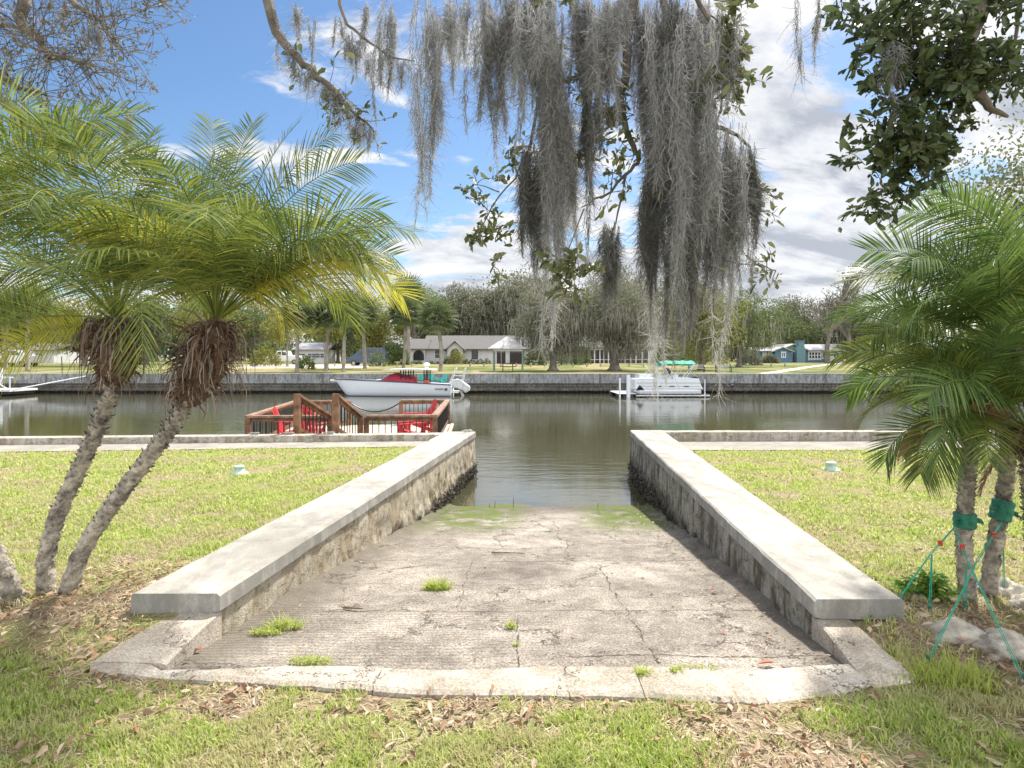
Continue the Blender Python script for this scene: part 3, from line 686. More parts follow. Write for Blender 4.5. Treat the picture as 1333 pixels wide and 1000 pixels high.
def hangers(P, D, L, W, rng, sag=1.0, seg=5):
    """curved strips that start along D and fall"""
    n = len(P); g = np.array([0, 0, -1.]); wv = unit(np.cross(D, rng.normal(0, 1, (n, 3)))); out = []
    for i in range(seg + 1):
        f = i / seg; c = P + D * (L * (f - .45 * f * f * sag))[:, None] + g * (L * f * f * sag * .75)[:, None] + rng.normal(0, .008, (n, 3)) * f
        w_ = (W * (1 - .75 * f))[:, None] / 2; out += [c - wv * w_, c + wv * w_]
    V = np.stack(out, 1).reshape(-1, 3); b = np.arange(n)[:, None] * (2 * seg + 2)
    return V, np.concatenate([b + np.array([[k, k + 1, k + 3, k + 2]]) for k in range(0, 2 * seg, 2)])


def palm(label, path, r0, nboot, fronds, seed, dark=False, wrap=None, skirt=170, bootw=.085, group=None, short=False, skirtlen=.16):
    rng = np.random.default_rng(seed); base = path[0]; t = thing('palm_tree', label, 'palm tree', base, group=group)
    P = smoothpath(path, 70); n = len(P); f = np.linspace(0, 1, n)
    cut = int(n * (1 - nboot)); r = np.full(n, r0) * (1 + .25 * np.exp(-f * 14)) * (1.0 - .12 * f)
    V, F = tube(P[:cut + 2], r[:cut + 2], 18); V = np.array(V)
    k = np.arange(len(V)) // 18; a = np.arange(len(V)) % 18
    c = P[np.minimum(k, n - 1)]; d = V - c
    V = c + d * (1 + .10 * np.sin(k * 2.1 + a * .7) + .08 * np.sin(k * 1.3 - a * 1.05) + rng.normal(0, .04, len(V)))[:, None]
    npmesh('trunk', V - np.array(base), F, M['palmbark'], t)
    # old leaf bases, spiralled pegs
    m = 230; fi = np.linspace(.02, 1 - nboot, m); ang = np.arange(m) * 2.399; ii = (fi * (n - 1)).astype(int); T = unit(np.gradient(P, axis=0))[ii]
    u = unit(np.cross(T, np.array([0, 1., .1]))); v = np.cross(T, u); rad = u * np.cos(ang)[:, None] + v * np.sin(ang)[:, None]
    rr = r[ii][:, None]; sc = (.4 + .9 * fi / (1 - nboot))[:, None]; B = P[ii] + rad * rr * .9; w_ = np.cross(T, rad)
    h = .020 * sc * (.6 + .8 * rng.random((m, 1))); wd = .017 * sc; th = .010
    Vp = np.stack([B - w_ * wd, B + w_ * wd, B + T * th * 1.6 + w_ * wd * .8, B + T * th * 1.6 - w_ * wd * .8, B + rad * h + T * h * .7 - w_ * wd * .35, B + rad * h + T * h * .7 + w_ * wd * .35], 1).reshape(-1, 3)
    b = np.arange(m)[:, None] * 6; Fp = np.concatenate([b + np.array([q]) for q in ([0, 1, 5, 4], [3, 4, 5, 2], [0, 4, 3, 3], [1, 2, 5, 5])])
    Fp = Fp[:m * 2]
    npmesh('leaf_scars', Vp - np.array(base), Fp, M['palmbark'] if not dark else M['palmbark'], t)
    # brown fibrous boot under the crown
    PB = P[cut:]; nb = len(PB); fb = np.linspace(0, 1, nb); rb = np.interp(fb, [0, .12, .5, .85, 1], [r0 * .95, bootw * .72, bootw, bootw * .8, bootw * .3])
    if nb > 2:
        V, F = tube(PB, rb, 16); V = np.array(V); V += rng.normal(0, .010, V.shape); npmesh('fibre_boot', V - np.array(base), F, M['palmbarkdark'], t)
    if skirt and nb > 2:
        def strips(m, lo, hi, Lm, up):
            fi = lo + (hi - lo) * rng.random(m); ii = (fi * (nb - 1)).astype(int); a = rng.random(m) * 6.283
            rad = np.stack([np.cos(a), np.sin(a), np.zeros(m)], 1); Pp = PB[ii] + rad * rb[ii][:, None] * .75
            D = unit(rad + np.array([0, 0, 1.]) * (up + .4 * rng.random((m, 1)))); return hangers(Pp, D, Lm * (.4 + 1.3 * rng.random(m) ** 2), .005 + .024 * rng.random(m) ** 1.5, rng, .75 + .5 * rng.random(1)[0])
        VF = cat([strips(skirt, .08, .95, skirtlen * .62, .1), strips(skirt, .45, 1., skirtlen, .25), quadsof(([(0, 0, 0)] * 4, [(0, 1, 2, 3)])) if False else strips(46, .55, 1., skirtlen * 1.7, .9), strips(30, .0, .3, skirtlen * .5, .3)])
        npmesh('dead_leaf_skirt', VF[0] - np.array(base), VF[1], M['skirt'], t)
    top = P[-1]
    for az, el, L, dr, kind in fronds:
        mt = {'g': M['frondD'] if dark else M['frond'], 'y': M['frondY'], 'b': M['frondB'], 'l': M['frond']}[kind]
        if kind == 'b': ll = .16
        else: ll = .30
        VF = frond(top, R(az), R(el), L, R(dr), 56, ll * min(1, L / 1.1), rng, .0092, twist=rng.normal(0, .12))
        fo = npmesh('frond', VF[0] - np.array(base), VF[1], mt, t)
        if kind in 'yb': fo['label'] = 'yellowing frond' if kind == 'y' else 'dry brown hanging frond'
    return t, P


def auto_fronds(n, seed, Lm=1.2, up=80, down=-5, yellow=.1, brown=0, extra=()):
    rng = np.random.default_rng(seed); out = []
    for i in range(n):
        f = i / (n - 1); az = (i * 137.5 + rng.normal(0, 9)) % 360; el = up + (down - up) * f ** .85 + rng.normal(0, 4)
        dr = 62 + 45 * rng.random() + 26 * f; kind = 'y' if (f > .6 and rng.random() < yellow * 2.2) else 'g'
        out.append((az, el, Lm * (.8 + .3 * rng.random()) * (1 - .25 * (f < .08)), dr, kind))
    for i in range(brown): out.append((rng.random() * 360, -25, Lm * .55, 55, 'b'))
    return out + list(extra)
# azimuth: 0 = right, 90 = away, 180 = left, 270 = toward the camera
g1 = 'pygmy palms leaning out of one clump left of the ramp'
Y1 = 3.78
palm('pygmy date palm with the steeper middle trunk of the left clump',
     [(GX(62, Y1), Y1, 0), PX(60, 730, Y1), PX(75, 672, Y1 + .02), PX(103, 610, Y1 + .03), PX(128, 555, Y1 + .05), PX(146, 500, Y1 + .05), PX(152, 455, Y1 + .05), PX(150, 415, Y1 + .05)],
     .047, .29, auto_fronds(19, 3, 1.34, 86, 34, .05, 0, [(100, 80, 1.45, 30, 'g'), (150, 74, 1.45, 40, 'g'), (40, 72, 1.4, 40, 'g'), (178, 5, 1.15, 60, 'g'), (190, -8, .95, 60, 'y'), (20, 70, 1.2, 50, 'g'), (120, 60, 1.3, 50, 'g')]), 101, skirt=330, bootw=.13, group=g1, skirtlen=.24)
palm('pygmy date palm with the most slanting trunk of the left clump, nearest the ramp',
     [(GX(84, 3.70), 3.70, 0), PX(105, 722, 3.72), PX(148, 655, 3.74), PX(193, 596, 3.76), PX(226, 552, 3.78), PX(248, 512, 3.80), PX(268, 470, 3.80), PX(281, 418, 3.80)],
     .046, .34, auto_fronds(17, 7, 1.26, 86, 40, .03, 0, [(60, 76, 1.55, 26, 'g'), (35, 72, 1.5, 34, 'g'), (120, 80, 1.5, 28, 'g'), (160, 72, 1.4, 42, 'g'), (80, 84, 1.45, 30, 'g'), (12, 68, 1.4, 50, 'g'), (2, 56, 1.3, 66, 'g'), (-8, 52, 1.2, 85, 'l'), (10, 46, 1.15, 80, 'y'), (-2, 38, 1.2, 72, 'y'), (-4, 42, 1.45, 62, 'g'), (10, 50, 1.22, 55, 'g'), (16, 34, 1.25, 75, 'y'), (150, 60, 1.2, 60, 'y'), (215, 66, .95, 95, 'y'), (30, 40, 1.3, 50, 'g')]), 102, skirt=330, bootw=.13, group=g1, skirtlen=.27)
palm('pygmy date palm of the left clump leaning out of the picture to the left',
     [(GX(22, 3.72), 3.72, 0), PX(2, 735, 3.7), PX(-40, 670, 3.68), PX(-75, 600, 3.65), PX(-98, 520, 3.62), PX(-108, 440, 3.6), PX(-110, 380, 3.6), PX(-108, 345, 3.6)],
     .050, .28, auto_fronds(20, 12, 1.5, 86, 30, .05, 0, [(15, 50, 1.5, 55, 'g'), (5, 62, 1.5, 62, 'g'), (30, 40, 1.4, 55, 'g'), (0, 30, 1.35, 60, 'g'), (25, 60, 1.6, 50, 'g'), (-10, 45, 1.4, 60, 'g')]), 103, skirt=160, bootw=.12, group=g1, skirtlen=.16)
# tangle of cut roots and blades at the foot of the clump
x0, y0, _ = GP(48, 792)
a = rg.random(260) * 6.283; rr = .26 * np.sqrt(rg.random(260)); P = np.stack([np.cos(a) * rr * 1.3, np.sin(a) * rr * .6, np.full(260, .03)], 1)
V, F = hangers(P, unit(np.stack([np.cos(a + 1), np.sin(a + 1) * .5, .8 + rg.random(260) * .6], 1)), .13 + rg.random(260) * .2, np.full(260, .008), rg, .8)
V[:, 2] = np.maximum(V[:, 2], .006)
o = npmesh('root_tangle', V, F, M['straw']); o.location = (x0, y0, 0); tag(o, 'dry grass and fibre tangled round the foot of the left palms', 'dry grass')
n = 160; a = rg.random(n) * 6.283; rr = .24 * np.sqrt(rg.random(n)); o = blades('weed_tuft', np.cos(a) * rr * 1.3, np.sin(a) * rr * .6, np.full(n, .11), .006, M['weed'], lean=1.0); o.location = (x0, y0 - .02, 0); tag(o, 'green weeds sprouting between the left palm trunks', 'weed')

g2 = 'strapped pygmy palms standing in the rock bed right of the ramp'
Y2 = 3.58
palm('pygmy date palm with the left upright trunk, green wrap and straps, in the rock bed',
     [(GX(1262, Y2), Y2, 0), PX(1257, 745, Y2), PX(1255, 690, Y2), PX(1258, 640, Y2), PX(1262, 600, Y2), PX(1266, 560, Y2), PX(1268, 530, Y2)],
     .043, .22, auto_fronds(13, 21, .85, 80, 22, .0, 0, [(200, -8, .6, 55, 'b'), (215, -5, .75, 70, 'l'), (185, 20, .85, 90, 'l'), (240, 0, .7, 60, 'l'), (195, 60, .95, 60, 'g'), (170, 45, .85, 70, 'l')]), 111, dark=True, skirt=90, bootw=.085, group=g2)
palm('pygmy date palm with the right leaning trunk, wrapped higher up, in the rock bed',
     [(GX(1284, 3.66), 3.66, 0), PX(1290, 740, 3.67), PX(1300, 680, 3.68), PX(1310, 620, 3.70), PX(1312, 560, 3.70), PX(1306, 500, 3.70), PX(1298, 450, 3.70)],
     .043, .20, auto_fronds(15, 25, 1.02, 84, 22, .0, 1, [(175, 62, 1.0, 70, 'g'), (188, 48, 1.05, 75, 'l'), (165, 35, .95, 70, 'g'), (190, 25, .9, 70, 'l'), (275, 55, .8, 50, 'l')]), 112, dark=True, skirt=90, bootw=.085, group=g2)
palm('tall pygmy date palm at the right edge, behind the wrapped ones',
     [(GX(1390, 3.9), 3.9, 0), PX(1392, 700, 3.9), PX(1386, 600, 3.9), PX(1376, 520, 3.9), PX(1368, 460, 3.9), PX(1362, 415, 3.9)],
     .055, .22, auto_fronds(16, 31, 1.1, 86, 22, .0, 0, [(160, 70, 1.1, 45, 'g'), (178, 58, 1.15, 60, 'g'), (188, 40, 1.1, 65, 'g'), (200, 30, 1.0, 65, 'l')]), 113, dark=True, skirt=90, bootw=.09, group=g2)
palm('low pygmy date palm at the right edge with browned hanging fronds',
     [(GX(1352, 3.35), 3.35, 0), PX(1350, 740, 3.35), PX(1346, 660, 3.35), PX(1342, 600, 3.35), PX(1340, 560, 3.35)],
     .05, .22, auto_fronds(10, 37, .9, 80, 15, .0, 3, [(185, 25, .8, 95, 'b'), (200, 40, .9, 80, 'g'), (180, 50, .9, 70, 'l'), (260, 30, .7, 70, 'b')]), 114, dark=True, skirt=80, bootw=.08, group=g2)

# cloth wraps and straps
M['wrap'] = mat('green_wrap', (.03, .20, .13), .75, var=.25, scale=20, bump=.6, bscale=60)
M['strap'] = mat('green_strap', (.02, .33, .22), .6, var=.15, scale=30)
M['redclip'] = mat('red_clip', (.5, .03, .03), .5)
def wrap(px, py, Y, r, h, tilt, label):
    x, y, z = PX(px, py, Y); t = thing('trunk_wrap', label, 'trunk wrap', (x, y, z)); t.rotation_euler = (0, tilt, 0)
    prof = [(r * .96, -h / 2), (r * 1.06, -h * .4), (r * 1.0, -h * .2), (r * 1.09, 0), (r * 1.0, h * .22), (r * 1.07, h * .42), (r * .95, h / 2)]
    MB().lathe(prof, n=22).build('cloth', M['wrap'], t)
    for s in (-1, 1):
        V, F = hangers(np.tile([[s * r * .9, -r * .5, 0.]], (5, 1)), unit(np.array([[s * 1., -.3, q] for q in (.8, .3, -.2, .5, 0)])), np.full(5, .055), np.full(5, .03), rg, .7, 3)
        npmesh('knot', V, F, M['wrap'], t)
wrap(1256, 677, Y2, .056, .085, .0, 'dark green cloth wrapped round the left palm trunk')
wrap(1304, 664, 3.68, .056, .12, .25, 'dark green cloth wrapped round the right leaning palm trunk')
def strap(pts, label, w=.004, clip=None):
    b = pts[-1]; t = thing('tie_down_strap', label, 'strap', b)
    m = MB()
    for a_, b_ in zip(pts[:-1], pts[1:]):
        for o_ in (-.006, .006): m.tube([(a_[0] + o_ * .3, a_[1], a_[2]), (b_[0] + o_, b_[1], b_[2] + .0)], w * .55, 6)
    m.build('webbing', M['strap'], t, world=b)
    if clip is not None:
        c = Vector(pts[0]).lerp(Vector(pts[1]), clip); MB().box(c, (.02, .012, .03)).build('buckle', M['redclip'], t, world=b)
    MB().tube([(b[0], b[1], b[2] - .03), (b[0], b[1], b[2] + .035)], [.008, .010], 6).build('ground_peg', M['wrap'], t, world=b)
A = PX(1243, 686, 3.52); Bp = PX(1268, 690, 3.50); Dp = PX(1304, 680, 3.60)
def gpt(px, py): return GP(px, py, .01)
strap([A, PX(1211, 722, 3.42), gpt(1145, 815)], 'green strap running down left from the wrapped palm to the grass at the wall corner', clip=.6)
strap([A, PX(1256, 722, 3.3), gpt(1334, 888)], 'green strap crossing in front of the trunk and down to the right edge', clip=.75)
strap([Dp, PX(1272, 730, 3.35), gpt(1208, 862)], 'green strap from the leaning palm down left in front of the large rock', clip=.35)
strap([PX(1213, 722, 3.43), (PX(1210, 795, 3.43)[0], 3.43, .08)], 'loose green strap end hanging over the leafy plant', .0045)
strap([PX(1258, 735, 3.45), (GX(1256, 3.45), 3.45, .1)], 'loose green strap end hanging in front of the left trunk', .0045)
strap([Dp, PX(1306, 712, 3.72), (GX(1307, 3.75), 3.75, .02)], 'green strap dropping straight down behind the leaning trunk', .004, .8)

# leafy plant beside the rocks
def broad_plant(name, px, py, h, n, label, cat_, mt='plantleaf', ll=.05):
    x, y, _ = GP(px, py); t = thing(name, label, cat_, (x, y, 0)); rngp = np.random.default_rng(5); st = MB(); Ps = []; Ds = []
    for i in range(n):
        a_ = rngp.random() * 6.28; l = rngp.random() * .55 + .15; tip = np.array([math.cos(a_) * l * h, math.sin(a_) * l * h * .7, h * (1.05 - l * .7)])
        p = smoothpath([(0, 0, 0), tip * np.array([.3, .3, .6]), tip], 6); st.tube(p, np.linspace(.004, .0015, 6), 5)
        for f in (.45, .6, .75, .88, 1.):
            q_ = p[0] * 0 + np.array([np.interp(f, np.linspace(0, 1, 6), p[:, k]) for k in range(3)])
            for s in range(3): b_ = rngp.random() * 6.28; Ps.append(q_); Ds.append((math.cos(b_), math.sin(b_), rngp.normal(.1, .3)))
    Ps, Ds = np.array(Ps), np.array(Ds); V, F = leafquads(Ps, Ds, unit(rngp.normal(0, .4, Ps.shape) + np.array([0, 0, 1.])), ll * (.6 + rngp.random(len(Ps)) * .8), ll * .55, True)
    st.build('stem', M['weed'], t); npmesh('leaves', V, F, M[mt], t)
M['plantleaf'] = leafmat('plant_leaf', [(.12, .26, .04), (.20, .36, .07), (.30, .42, .08)], .4, .45)
broad_plant('leafy_plant', 1207, 800, .26, 22, 'bushy bright green plant between the rocks under the palms', 'plant')
# ------------------------------------------------------------------ far bank
def FZ(Y): return .54 + max(0, (Y - 40)) * .004
def F(px, Y, z=0.0): return (GX(px, Y), Y, FZ(Y) + z)
YW = 36.7
fl = MB(); fl.add([(-220, YW + .1, .535), (220, YW + .1, .535), (220, 40, .54), (-220, 40, .54), (-260, 130, .90), (260, 130, .90), (700, 900, 1.0), (-700, 900, 1.0)], [(0, 1, 2, 3), (3, 2, 5, 4), (4, 5, 6, 7)])
tag(fl.build('far_lawn', M['farlawn']), kind='structure')
t = thing('seawall', 'long grey concrete seawall on the far bank of the canal', 'seawall', (0, YW, -.61))
MB().bb((-150, YW, -.02), (150, YW + .5, .56)).build('upper_wall', M['farwall'], t, world=(0, YW, -.61))
lw = MB().bb((-150, YW + .12, -2.1), (150, YW + .6, -.02)); lw.bb((-150, YW + .06, -.20), (150, YW + .2, -.12)); lw.bb((-150, YW - .05, -.46), (150, YW + .2, -.34))
lw.build('lower_wall', M['farwall_low'], t, world=(0, YW, -.61))
for px in (60, 150, 260, 420, 548, 676, 781, 870, 989, 1075, 1180, 1270):
    MB().bb((GX(px, YW) - .06, YW - .03, -.05), (GX(px, YW) + .06, YW + .02, .565)).build('joint_post', M['joint'], t, world=(0, YW, -.61))
M['sand'] = mat('sand_path', (.50, .44, .36), .95, var=.2, scale=2)
M['pathc'] = mat('path_concrete', (.62, .58, .52), .9, var=.08, scale=2)
poly_sheet('sand_drive', [[(GX(300, 52), 52, .60), (GX(470, 55), 55, .61), (GX(500, 72), 72, .675), (GX(330, 76), 76, .69)]], M['sand'], 0, kind='structure')
pth = MB(); cl = smoothpath([(GX(1003, 37.4), 37.4), (GX(1025, 44), 44), (GX(1055, 58), 58), (GX(1085, 78), 78), (GX(1100, 88), 88)], 20); V = []
for i, (x, y) in enumerate(cl): V += [(x - .9, y - .2, FZ(y) + .012), (x + .7, y + .9, FZ(y) + .012)]
pth.add(V, [(2 * i, 2 * i + 1, 2 * i + 3, 2 * i + 2) for i in range(19)]); tag(pth.build('path', M['pathc']), kind='structure')

# bollards
M['postwood'] = mat('post_wood', (.42, .37, .31), .9, var=.3)
for px in (330, 396, 436, 460, 497, 517, 536, 612, 630, 652, 672, 691, 709, 728, 746, 764, 782, 819, 838, 856, 1004, 1022):
    o = MB().lathe([(.075, 0), (.08, .02), (.078, .30), (.06, .36)], n=10).build('bollard', M['postwood']); o.location = F(px, 60); tag(o, 'short round wooden post in the row across the far lawn', 'bollard', 'short wooden posts across the far lawn')

# house pieces
M['white'] = mat('white_stucco', (.54, .545, .56), .9, var=.06, scale=3)
M['whitetrim'] = mat('white_trim', (.68, .68, .68), .7, var=.05)
M['roofbrown'] = mat('brown_shingle', (.125, .12, .118), .95, var=.25, scale=8, bump=.5)
M['roofgrey'] = mat('grey_shingle', (.33, .33, .36), .95, var=.15, scale=8)
M['metalroof'] = mat('ribbed_metal_roof', (.42, .41, .40), .5, .2, var=.25, scale=3)
M['darkglass'] = mat('window_glass', (.03, .035, .04), .12, var=.3, spec=.6)
M['screen'] = mat('dark_screen', (.045, .035, .035), .8, var=.3)
M['blue'] = mat('blue_siding', (.10, .20, .30), .8, var=.12, scale=4)
M['teal'] = mat('teal_stone', (.15, .27, .31), .85, var=.2, scale=8)
M['green'] = mat('green_gable', (.20, .33, .24), .85, var=.1)
M['dark'] = mat('dark_trim', (.035, .035, .04), .7)
M['reddoor'] = mat('red_door', (.30, .12, .10), .7)
M['wood'] = mat('stained_wood', (.20, .098, .05), .6, var=.45, scale=7, bump=.3, bscale=25)
M['woodtop'] = mat('weathered_rail', (.27, .165, .105), .65, var=.4, scale=7, bump=.3)
M['deckwood'] = mat('deck_boards', (.52, .44, .34), .8, var=.2, scale=5)
M['black'] = mat('black_metal', (.02, .02, .022), .4, .3)
M['gazgreen'] = mat('green_post', (.16, .24, .19), .8)
def gable_roof(mb, x0, x1, y0, y1, ze, zr, over=.3, th=.14):      # ridge along X
    ym = (y0 + y1) / 2; s = (zr - ze) / (ym - y0)
    for a, b in ((y0 - over, ym), (y1 + over, ym)):
        za = ze - over * s
        V = [(x0 - over, a, za), (x1 + over, a, za), (x1 + over, b, zr), (x0 - over, b, zr)]
        V += [(x, y, z + th) for x, y, z in V]
        mb.add(V, [(0, 1, 2, 3), (7, 6, 5, 4), (0, 4, 5, 1), (2, 6, 7, 3), (1, 5, 6, 2), (0, 3, 7, 4)])
def gable_front(mb, x0, x1, y0, y1, ze, zr, over=.25, th=.12):    # ridge along Y, gable to the canal
    xm = (x0 + x1) / 2; s = (zr - ze) / (xm - x0)
    for a, b in ((x0 - over, xm), (x1 + over, xm)):
        za = ze - over * s
        V = [(a, y0 - over, za), (a, y1, za), (b, y1, zr), (b, y0 - over, zr)]; V += [(x, y, z + th) for x, y, z in V]
        mb.add(V, [(0, 1, 2, 3), (7, 6, 5, 4), (0, 4, 5, 1), (2, 6, 7, 3), (1, 5, 6, 2), (0, 3, 7, 4)])
def windowf(t, x0, x1, y, z0, z1, nx=2, nz=2, fm='whitetrim', gm='darkglass', fr=.07, world=None, arch=False):
    g = MB(); f = MB()
    if arch:
        r = (x1 - x0) / 2; xm = (x0 + x1) / 2; zs = z1 - r
        arc = [(xm + r * math.cos(a_), zs + r * math.sin(a_)) for a_ in np.linspace(0, math.pi, 17)]
        g.prism([(x0, z0), (x1, z0)] + arc, y - .02, y + .03, 'Y')
        pts = [(x0, y - .05, z0)] + [(p, y - .05, q) for p, q in arc[::-1]] + [(x1, y - .05, z0)]
        f.tube(pts, fr * .8, 6); f.bar((x0, y - .05, z0), (x1, y - .05, z0), fr, fr)
        for i in range(1, nx): xx = x0 + (x1 - x0) * i / nx; f.bar((xx, y - .05, z0), (xx, y - .05, z1 - .15), fr * .4, fr * .4)
    else:
        g.bb((x0, y - .02, z0), (x1, y + .03, z1))
        for i in range(nx + 1): xx = x0 + (x1 - x0) * i / nx; e = fr if i in (0, nx) else fr * .6; f.bb((xx - e / 2, y - .07, z0 - fr), (xx + e / 2, y - .021, z1 + fr))
        for i in range(nz + 1): zc = z0 + (z1 - z0) * i / nz; e = fr if i in (0, nz) else fr * .5; f.bb((x0, y - .068, zc - e / 2), (x1, y - .023, zc + e / 2))
    w_ = g.build('window', M[gm], t, world=world); fo = f.build('frame', M[fm], w_, world=world); return w_

# white stucco house with the arched windows
Yh = 80; z0 = FZ(Yh); b = (GX(610, Yh), Yh, z0); H = thing('house', 'white stucco house with brown shingle roof and arched windows behind the white boat', 'house', b)
zy = lambda py, Y=Yh: CAMZ - (py - 466) / 800 * Y
X = lambda p: GX(p, Yh)
ze = zy(453.5)
MB().bb((X(532), Yh, z0 - .3), (X(553), Yh + 9, ze)).bb((X(553), Yh + .8, z0 - .3), (X(712), Yh + 9, ze)).build('wall', M['white'], H, world=b)
rf = MB(); gable_roof(rf, X(553), X(712), Yh + .8, Yh + 9, ze, zy(436.5), .5); rfo = rf.build('roof', M['roofbrown'], H, world=b)
rf = MB(); gable_roof(rf, X(531.5), X(552), Yh, Yh + 6, ze, zy(441.5), .5); rf.build('roof', M['roofbrown'], H, world=b)
gx0, gx1 = X(583), X(603); gz = zy(445)
MB().prism([(gx0, z0), (gx1, z0), (gx1, ze), ((gx0 + gx1) / 2, gz - .1), (gx0, ze)], Yh - .6, Yh + 2.5, 'Y').build('entry_gable', M['white'], H, world=b)
gf = MB(); gable_front(gf, gx0, gx1, Yh - .6, Yh + 5, ze - .05, gz, .4); gf.build('entry_roof', M['roofbrown'], H, world=b)
windowf(H, X(538.5), X(551.5), Yh, zy(469), zy(456.5), 3, 1, 'dark', world=b, arch=True)
windowf(H, X(586.5), X(599.5), Yh - .6, zy(473), zy(453.5), 2, 1, 'whitetrim', 'screen', world=b, arch=True)
windowf(H, X(565), X(571.5), Yh + .8, zy(466.5), zy(455.5), 1, 2, world=b)
windowf(H, X(614), X(621.5), Yh + .8, zy(467), zy(455.5), 3, 3, 'dark', world=b)
windowf(H, X(646), X(658.5), Yh + .8, zy(474), zy(456), 2, 1, 'whitetrim', 'screen', world=b)
windowf(H, X(664), X(682), Yh + .8, zy(474), zy(456), 3, 1, 'dark', 'screen', world=b)
windowf(H, X(690), X(700), Yh + .8, zy(468), zy(456), 2, 2, 'dark', world=b)
# planting in front of it
def bush(px, Y, w_, h, label, mt='far_green', n=500, leaf=.16, cat_='shrub', group=None, name='shrub', asym=.8):
    r_ = np.random.default_rng(int(px) * 7 + 1); d = unit(r_.normal(0, 1, (n, 3))); d[:, 2] = np.abs(d[:, 2]); P = d * np.array([w_ / 2, w_ / 2 * asym, h]) * (.55 + .5 * r_.random((n, 1))); P[:, 2] *= .85 + .3 * vnoise(P[:, 0] * 2 + px, P[:, 1] * 2)
    V, F_ = leafquads(P, unit(d + r_.normal(0, .6, (n, 3))), r_.normal(0, 1, (n, 3)), leaf * (.6 + r_.random(n)), leaf * .7)
    o = npmesh(name, V, F_, M[mt]); o.location = F(px, Y) if Y > 30 else (GX(px, Y), Y, 0); return tag(o, label, cat_, group)
bush(594, 77, 2.1, 1.9, 'round bright green bush before the entry gable of the white house', 'far_lime', 900)
bush(583, 77.5, 1.2, .9, 'dark low bush left of the entry gable of the white house', 'far_green', 300)
for px, lb in ((606, 'low dark bush at the right corner of the entry gable'), (615, 'low dark bush right below the gridded window of the white house'), (625, 'low dark bush right of the gridded window of the white house'), (634, 'low dark bush nearest the picnic shelter along the white house wall')): bush(px, 77.5, .95, .6, lb, 'far_green', 200)
for px, lb in ((538, 'tiny plant at the left end of the white house wall'), (546, 'tiny plant under the middle of the large arched window'), (561, 'tiny plant left of the narrow window of the white house'), (570, 'tiny plant under the narrow window of the white house')): bush(px, 77.8, .8, .35, lb, 'far_green', 120)
for px, Y, w_, h, lb, mt in ((697, 70, 2.6, 2.2, 'dark shrub just right of the picnic shelter', 'far_green'), (742, 74, 3.4, 3.0, 'tall green shrub left of the screened porch', 'far_green'), (757, 76, 2.4, 2.2, 'green shrub at the left corner of the screened porch', 'far_palm'), (866, 72, 3.2, 2.8, 'dark green shrub behind the green boat canopy', 'far_green'), (890, 76, 3.8, 2.6, 'broad shrub behind the left grey bench', 'far_green'), (930, 74, 3.6, 2.4, 'broad shrub behind the right grey bench', 'far_lime'), (975, 70, 2.8, 2.0, 'grey-green shrub left of the blue house', 'far_grey'), (1003, 88, 2.4, 1.2, 'low pale shrub by the porch of the blue house', 'far_grey'), (520, 72, 2.4, 2.2, 'green shrub right of the dark blue van', 'far_green'), (345, 66, 3.4, 2.0, 'green shrub left of the white pickup truck', 'far_lime')):
    bush(px, Y, w_, h, lb, mt, 1400, .2)
bush(398, 50, 1.5, 1.05, 'dark spiky bush beside the sand drive on the far lawn', 'far_green', 700)
bush(492, 62, 1.8, 1.6, 'pale green shrub in front of the dark blue van', 'far_palm', 700)

# picnic shelter
Yg = 43; z0 = FZ(Yg); b = (GX(661, Yg), Yg, z0); G = thing('picnic_shelter', 'open picnic shelter with pale metal pyramid roof on green posts', 'shelter', b)
x0, x1 = GX(642.5, Yg), GX(680.5, Yg); ze = CAMZ - (453.5 - 466) / 800 * Yg; za = CAMZ - (437 - 466) / 800 * Yg; wG = (x1 - x0)
rx0, rx1, ry0, ry1 = GX(635.5, Yg), GX(684.5, Yg), Yg - .25, Yg + 2.35; cx, cy = (rx0 + rx1) / 2, (ry0 + ry1) / 2
r_ = MB()
cor = [(rx0, ry0), (rx1, ry0), (rx1, ry1), (rx0, ry1)]
for i in range(4):
    (ax, ay), (bx, by) = cor[i], cor[(i + 1) % 4]
    r_.add([(ax, ay, ze), (bx, by, ze), (cx, cy, za), (ax, ay, ze - .06), (bx, by, ze - .06), (cx, cy, za - .06)], [(0, 1, 2), (5, 4, 3), (0, 3, 4, 1)])
    for k in range(1, 12):
        f = k / 12; p = (ax + (bx - ax) * f, ay + (by - ay) * f); g_ = 1 - abs(2 * f - 1); q_ = Vector((cx, cy)) ; e_ = Vector(p); mid = Vector(((ax + bx) / 2, (ay + by) / 2)); inn = e_ + (q_ - mid) * g_
        r_.bar((p[0], p[1], ze + .01), (inn.x, inn.y, ze + (za - ze) * g_ + .01), .025, .025)
r_.build('roof', M['metalroof'], G, world=b)
for px in (640.5, 644.8): pass
for x in (x0, x1):
    for y in (Yg, Yg + 2.1): MB().bb((x - .05, y - .05, z0), (x + .05, y + .05, ze - .05)).build('post', M['gazgreen'], G, world=b)
bm_ = MB()
for y in (Yg - .06, Yg + 2.06): bm_.bb((x0, y, ze - .20), (x1, y + .06, ze - .07))
bm_.build('beam', M['white'], G, world=b)
lat = MB()
for i in range(16):
    xx = x0 + .1 + (x1 - x0 - .2) * i / 15; lat.bar((xx - .05, Yg - .1, ze - .2), (xx + .03, Yg - .1, ze - .34), .03, .02)
lat.build('fringe', M['postwood'], G, world=b)
